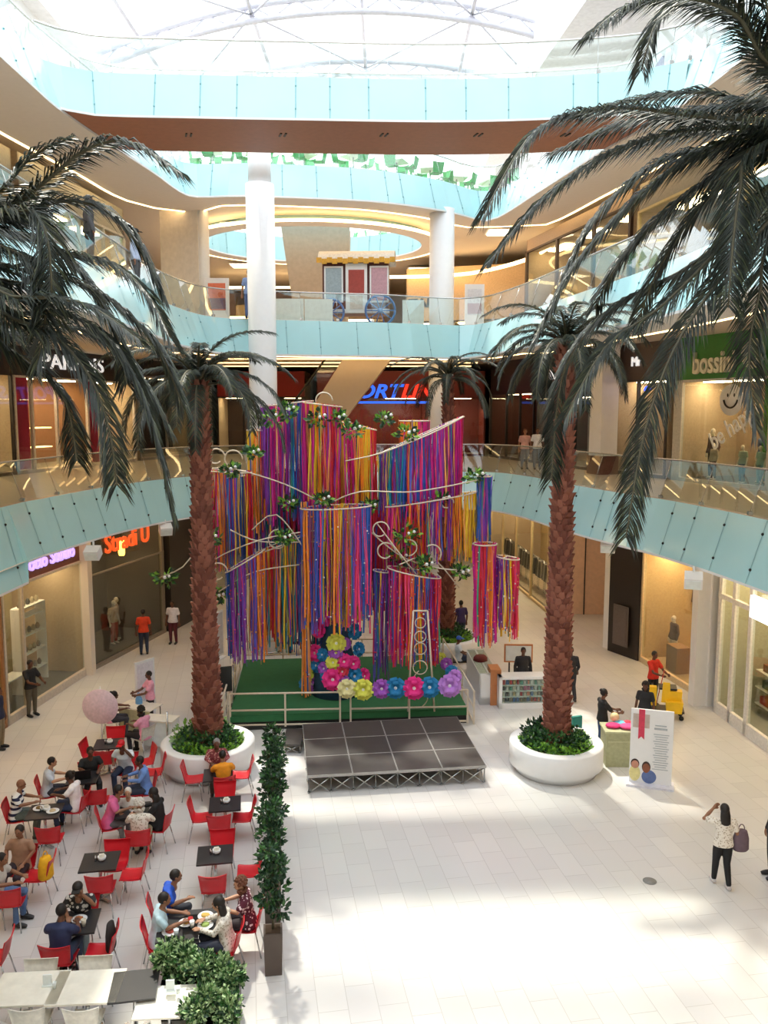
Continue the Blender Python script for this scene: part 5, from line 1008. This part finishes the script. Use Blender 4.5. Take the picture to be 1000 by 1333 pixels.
MB().box((.18, -.1, .42), (.42, .34, .34), taper=1.15).build('bucket', M['yellow'], ct); MB().box((.2, .0, .72), (.36, .26, .3), taper=1.1).build('wringer', M['yellow'], ct); MB().box((-.05, -.12, .82), (.26, .05, .6), taper=.75).build('caution_board', M['yellow'], ct); MB().box((-.42, -.1, .7), (.2, .2, .55)).build('waste_bag', M['yellow'], ct)
for x in (-.4, .4):
    for y in (-.1, .3): o = MB().lathe([(.07, -.02), (.07, .02)], n=14).build('wheel', M['black'], ct, (x, y, .07)); o.rotation_euler.x = R(90)
MB().tube([(-.3, .2, .3), (-.1, .3, 1.35)], .013, n=6).build('mop_handle', colour('c0392b', .5, 'paint'), ct)
r = empty('child_seat', at(750, 968, 0), R(20), 'small turquoise backed child seat behind the right planter', 'chair'); MB().box((0, 0, .58), (.3, .08, .4)).build('backrest', colour('2f8f86', .6, 'plastic'), r); MB().box((.05, -.15, .36), (.3, .26, .04)).build('seat', colour('e07f93', .6, 'plastic'), r)
for x, y in ((-.1, -.27), (.18, -.27), (-.1, 0), (.18, 0)): MB().tube([(x, y, 0), (x, y, .35)], .012, n=6).build('leg', M['chrome'], r)
o = MB().lathe([(.13, 0), (.13, .006)], n=24).build('floor_drain', colour('8b8a86', .5, 'metal'), None, at(846, 1147, .002)); tag(o, 'round grey drain cover set in the floor', 'drain cover')
# ------------------------------------------------------------------ mannequins and shop goods
cm = mat('cream_mannequin', 'eadfd0', .5)
def manne(r, x, y, z, face, shirt, sl, legs, lab, sc=1.): p, a = on(r, x, y, z); return person('stand', p, math.degrees(a) + face, cm, None, None, shirt, sl, legs, 'mannequin ' + lab, sc, None, 'mannequin', 'mannequin')
manne(rs, .75, .9, .1, 180, '5a4a44', 1, 'e0d6c4', 'in brown top and cream trousers, left in the right hand fashion window'); manne(rs, 2.7, .7, .1, 170, 'f0e8da', 1, 'ede4d2', 'all in cream with a brown bag, middle of the fashion window'); manne(rs, 3.7, .9, .1, 185, '4a4a58', 1, 'e8e0d0', 'in dark top at the right end of the fashion window')
for x, lab in ((1.7, 'left of the cream mannequin'), (3.5, 'right of the cream mannequin')): p, a = on(rs, x, .55, .1); o = MB().box((0, 0, .45), (.7, .5, .9)).build('display_box', colour('a07a52', .6, 'paint'), None, p, a); tag(o, 'brown display box ' + lab, 'box')
for i, (x, z, c) in enumerate(((.5, 2.6, '4a2f22'), (1.6, 2.4, '2c2a30'), (2.1, 2.9, '7a5a3a'), (2.9, 2.6, '3c3330'), (3.5, 2.7, 'b0713a'))): p, a = on(rs, x, 1.9, z); tag(MB().box((0, 0, 0), (.6, .15, .9), taper=.6).build('hanging_garment', colour(c), None, p, a), 'hanging garment high in the fashion window, %s from left' % ['first', 'second', 'third', 'fourth', 'fifth'][i], 'garment', 'garments in the fashion window')
manne(s9, .9, .8, .1, 180, '4a2226', 1, '2a1a1e', 'in dark red top, left of the smiley window'); manne(s9, 3.0, .9, .1, 170, '5a6f9a', 0, '2a3350', 'in blue denim vest, under the smiley'); manne(s9, 3.7, .9, .1, 190, '8aa2d0', 0, '2a2f45', 'in pale blue shirt, right of the smiley window'); manne(s9, 1.4, .4, .1, 180, 'b8a894', 1, '4a2a2a', 'child size in beige, left of the smiley window', .72); manne(s9, 2.75, .35, .1, 180, '9fb0a0', 0, '24405c', 'child size in printed top, middle of the smiley window', .72); manne(s9, 3.5, .35, .1, 180, 'a9cdb8', 0, '8ab0a8', 'child size in mint, right of the smiley window', .72)
manne(gl3, .8, .8, .1, 190, 'b8b070', 0, 'b8b070', 'in yellow green dress, nearest in the orange lettered shop'); manne(gl3, 3.0, .9, .1, 170, 'cdb59a', 0, 'b85a52', 'in tan top and red skirt, in the orange lettered shop'); manne(gl3, 3.5, 1.1, .1, 200, 'b89a80', 0, '7a6a5a', 'in brown tones, farthest in the orange lettered shop')
p, a = on(gl2, 2.9, .9, .25); r = empty('display_shelf', p, a, 'white open shelf unit in the purple sign shop', 'shelf')
for x in (-.7, .7): MB().box((x, 0, 1.3), (.05, .35, 2.6)).build('upright', M['white'], r)
for z in (.5, 1.1, 1.7, 2.3, 2.6): MB().box((0, 0, z), (1.4, .35, .04)).build('shelf_board', M['white'], r)
Ms = Matrix.Translation(p) @ Matrix.Rotation(a, 4, 'Z')
for z in (.52, 1.12, 1.72, 2.62):
    for i in range(5):
        q = Ms @ V(-.5 + i * .25, 0, z); o = MB().lathe([(.05, 0), (.08, .08), (.05, .16), (.02, .2)], n=10).build('shelf_item', colour(rnd.choice(['6a5a4a', '8a7a68', '4a4a4a', 'b0a48a']), .5, 'print'), None, q); tag(o, 'small dark vase like item on the white shelf unit', 'shelf item', 'items on the white shelf unit')
p, a = on(gl2, 1.3, .7, .25); r = empty('display_table', p, a, 'low white display table in the purple sign shop', 'table'); MB().box((0, 0, .7), (1.2, .5, .04)).build('tabletop', M['white'], r)
for x in (-.55, .55): MB().box((x, 0, .35), (.04, .45, .7)).build('leg', M['white'], r)
for i in range(9):
    p, a = on(rc, 1 + i * 1.15, .8, .1); r = empty('clothes_rail', p, a, 'clothes rail packed with dark garments, number %s along the corridor shop' % ['one', 'two', 'three', 'four', 'five', 'six', 'seven', 'eight', 'nine'][i], 'clothes rail', 'clothes rails in the corridor shop')
    MB().tube([(-.45, 0, 0), (-.45, 0, 1.6), (.45, 0, 1.6), (.45, 0, 0)], .02, n=6).build('rail', M['chrome'], r)
    for k in range(8): MB().box((-.4 + k * .11, 0, 1.15), (.07, .4, .8), taper=.7).build('garment', colour(['3a3630', '5a5040', '2a2c34', '8a7a60', 'c9bfae'][(k + i) % 5]), r)
for sh_, Ws_, nm in ((rd, Wd, 'glass door shop'), (gl1, W1, 'far left timber shop')):
    for i in range(5):
        p, a = on(sh_, .8 + i * (Ws_ - 1.6) / 4, 1.2, .1); r = empty('shelf_unit', p, a, 'stocked shelf unit inside the %s, %s from its left end' % (nm, ['first', 'second', 'third', 'fourth', 'fifth'][i]), 'shelf')
        MB().box((0, .2, .9), (.9, .04, 1.8)).build('back', colour('7a5c44', .6, 'paint'), r)
        for z in (.3, .8, 1.3): MB().box((0, 0, z), (.9, .4, .03)).build('board', M['whitetop'], r)
        for z in (.32, .82, 1.32): MB().box((rnd.uniform(-.15, .15), 0, z + .12), (.55, .25, .22)).build('stock', colour(rnd.choice(['b8483a', '5a6a4a', '8a6a4a', 'c9b07a']), .6, 'print'), r)
# ------------------------------------------------------------------ second floor: wagon, posters, boards
wg = empty('wagon_kiosk', (-1.1, 34.2, L2), R(-3), 'old style wagon kiosk with blue spoked wheels and scalloped cream roof', 'wagon')
MB().box((0, 0, 1.55), (2.6, 1.3, 2.0)).build('body', colour('5a2e2c', .6, 'paint'), wg); MB().box((0, -.67, .62), (2.7, .06, .16)).build('sill', M['white'], wg)
for x, c in ((-.85, '9fb0ba'), (.95, 'c79aa6')): f_ = MB().box((x, -.68, 1.65), (.75, .06, 1.4)).build('display_window', M['white'], wg); MB().box((x, -.72, 1.65), (.62, .02, 1.25)).build('pane', colour(c, .2, 'paint'), f_)
dr = MB().box((.05, -.69, 1.5), (.85, .08, 1.9)).build('door', M['white'], wg); MB().box((.05, -.74, 1.75), (.62, .02, .9)).build('pane', colour('a8433a', .4, 'paint'), dr); MB().box((.05, -.74, .95), (.5, .02, .5)).build('pane', colour('d8d0c8', .4, 'paint'), dr)
b = MB(); A_ = []; B_ = []
for i in range(17): q = math.pi * i / 16; A_.append(V(-1.45, -.85 * math.cos(q), 2.6 + .42 * math.sin(q))); B_.append(V(1.55, -.85 * math.cos(q), 2.6 + .42 * math.sin(q)))
b.strip(A_, B_, smooth=True); b.strip([v + V(0, 0, -.04) for v in A_], [v + V(0, 0, -.04) for v in B_], smooth=True); b.build('roof', colour('efe6d8', .5, 'paint'), wg)
b = MB()
for i in range(15): b.lathe([(.1, 0), (.1, .03)], (0, 0, 0), n=12)
b = MB(); 
for i in range(15): b.box((-1.4 + i * .205, -.87, 2.56 - .05 * (i % 2)), (.2, .03, .2))
b.build('roof_trim', colour('e3a93a', .6, 'paint'), wg)
for x, rr in ((-.95, .55), (1.0, .62)):
    whl = MB().tube([((rr - .04) * math.cos(2 * math.pi * k / 28), (rr - .04) * math.sin(2 * math.pi * k / 28), 0) for k in range(29)], .045, n=8).lathe([(.09, -.05), (.09, .05)], n=14)
    for k in range(10): a = 2 * math.pi * k / 10; whl.tube([(.05 * math.cos(a), .05 * math.sin(a), 0), ((rr - .04) * math.cos(a), (rr - .04) * math.sin(a), 0)], .022, n=6)
    o = whl.build('wheel', colour('3f7fc4', .5, 'paint'), wg, (x, -.85, rr)); o.rotation_euler.x = R(90)
for i, (x, y, w_, lab) in enumerate(((-3.7, 33.0, 1.15, 'left of the wagon, outer'), (-2.55, 33.1, 1.1, 'left of the wagon, inner'), (1.15, 33.4, .85, 'right of the wagon'))):
    o = MB().box((0, 0, .52), (w_, .04, 1.0)).build('white_board', M['frosted'], None, (x, y, L2 + .01)); tag(o, 'plain white board standing ' + lab, 'board', 'white boards by the wagon')
def poster(p, w_, h_, c1, c2, lab, rz=0):
    r = empty('poster_stand', p, R(rz), lab, 'poster'); MB().box((0, 0, h_ / 2), (w_, .1, h_)).build('frame', M['white'], r); MB().box((0, -.06, h_ * .62), (w_ * .72, .01, h_ * .55)).build('print', colour(c1, .6, 'print'), r); MB().box((0, -.067, h_ * .48), (w_ * .72, .01, h_ * .22)).build('picture', colour(c2, .6, 'print'), r)
poster((-6.6, 33.6, L2), .95, 1.9, 'e0795a', '7a5a66', 'white framed poster stand with orange print, left of the left column')
poster((3.75, 35.2, L2), .8, 1.9, 'dfe0e6', 'b89aa0', 'white framed poster stand right of the right column')
p = at(52, 322, L2); r = empty('potted_plant', (p.x - 1.9, p.y + 4, L2), 0, 'bushy indoor plant in a pot behind the second gallery railing at left', 'plant'); MB().lathe([(.25, 0), (.35, .6), (.3, .6)], n=18).build('pot', M['brown'], r); b = MB()
for k in range(8): leafclump(b, (rnd.uniform(-.3, .3), rnd.uniform(-.3, .3), .9 + .12 * k), (.35, .35, .25), 50, [M['leaf'], M['leafd']], .28, 900 + k)
b.build('foliage', None, r)
# ------------------------------------------------------------------ top floor food court
GC = make_chair(colour('4fc06a', .5, 'plastic'), M['chrome'], 'green_chair'); WTT = make_table(M['whitetop'], M['chrome'], .8, .8, 'food_court_table')
spots = [(-6.6, 33.2), (-4.9, 33.4), (-3.1, 33.6), (-1.2, 33.8), (.5, 34.5), (1.9, 35.6), (3.1, 36.9), (4.6, 37.6), (5.9, 36.4), (-7.5, 35.2), (1.9, 46.4), (-.2, 47.2), (-2.3, 47.6), (-4.4, 47.5)]
for i, (x, y) in enumerate(spots):
    lab = 'white food court table on the top floor, %s' % ('along the atrium railing' if i < 9 else 'left of the oval opening' if i == 9 else 'beyond the oval opening')
    place(WTT, (x, y, L3), R(i * 17), lab, 'table', 'food court tables %s' % ('front' if i < 9 else 'left' if i == 9 else 'back'))
    for k in range(4 if i < 10 else 3):
        a = k * math.pi / 2 + i * .7; place(GC, (x - math.sin(a) * -.62, y + math.cos(a) * -.62, L3), a, 'green plastic chair at a white table on the top floor, %s' % ('along the atrium railing' if i < 9 else 'left of the oval opening' if i == 9 else 'beyond the oval opening'), 'chair', 'green food court chairs %s' % ('front' if i < 9 else 'left' if i == 9 else 'back'))
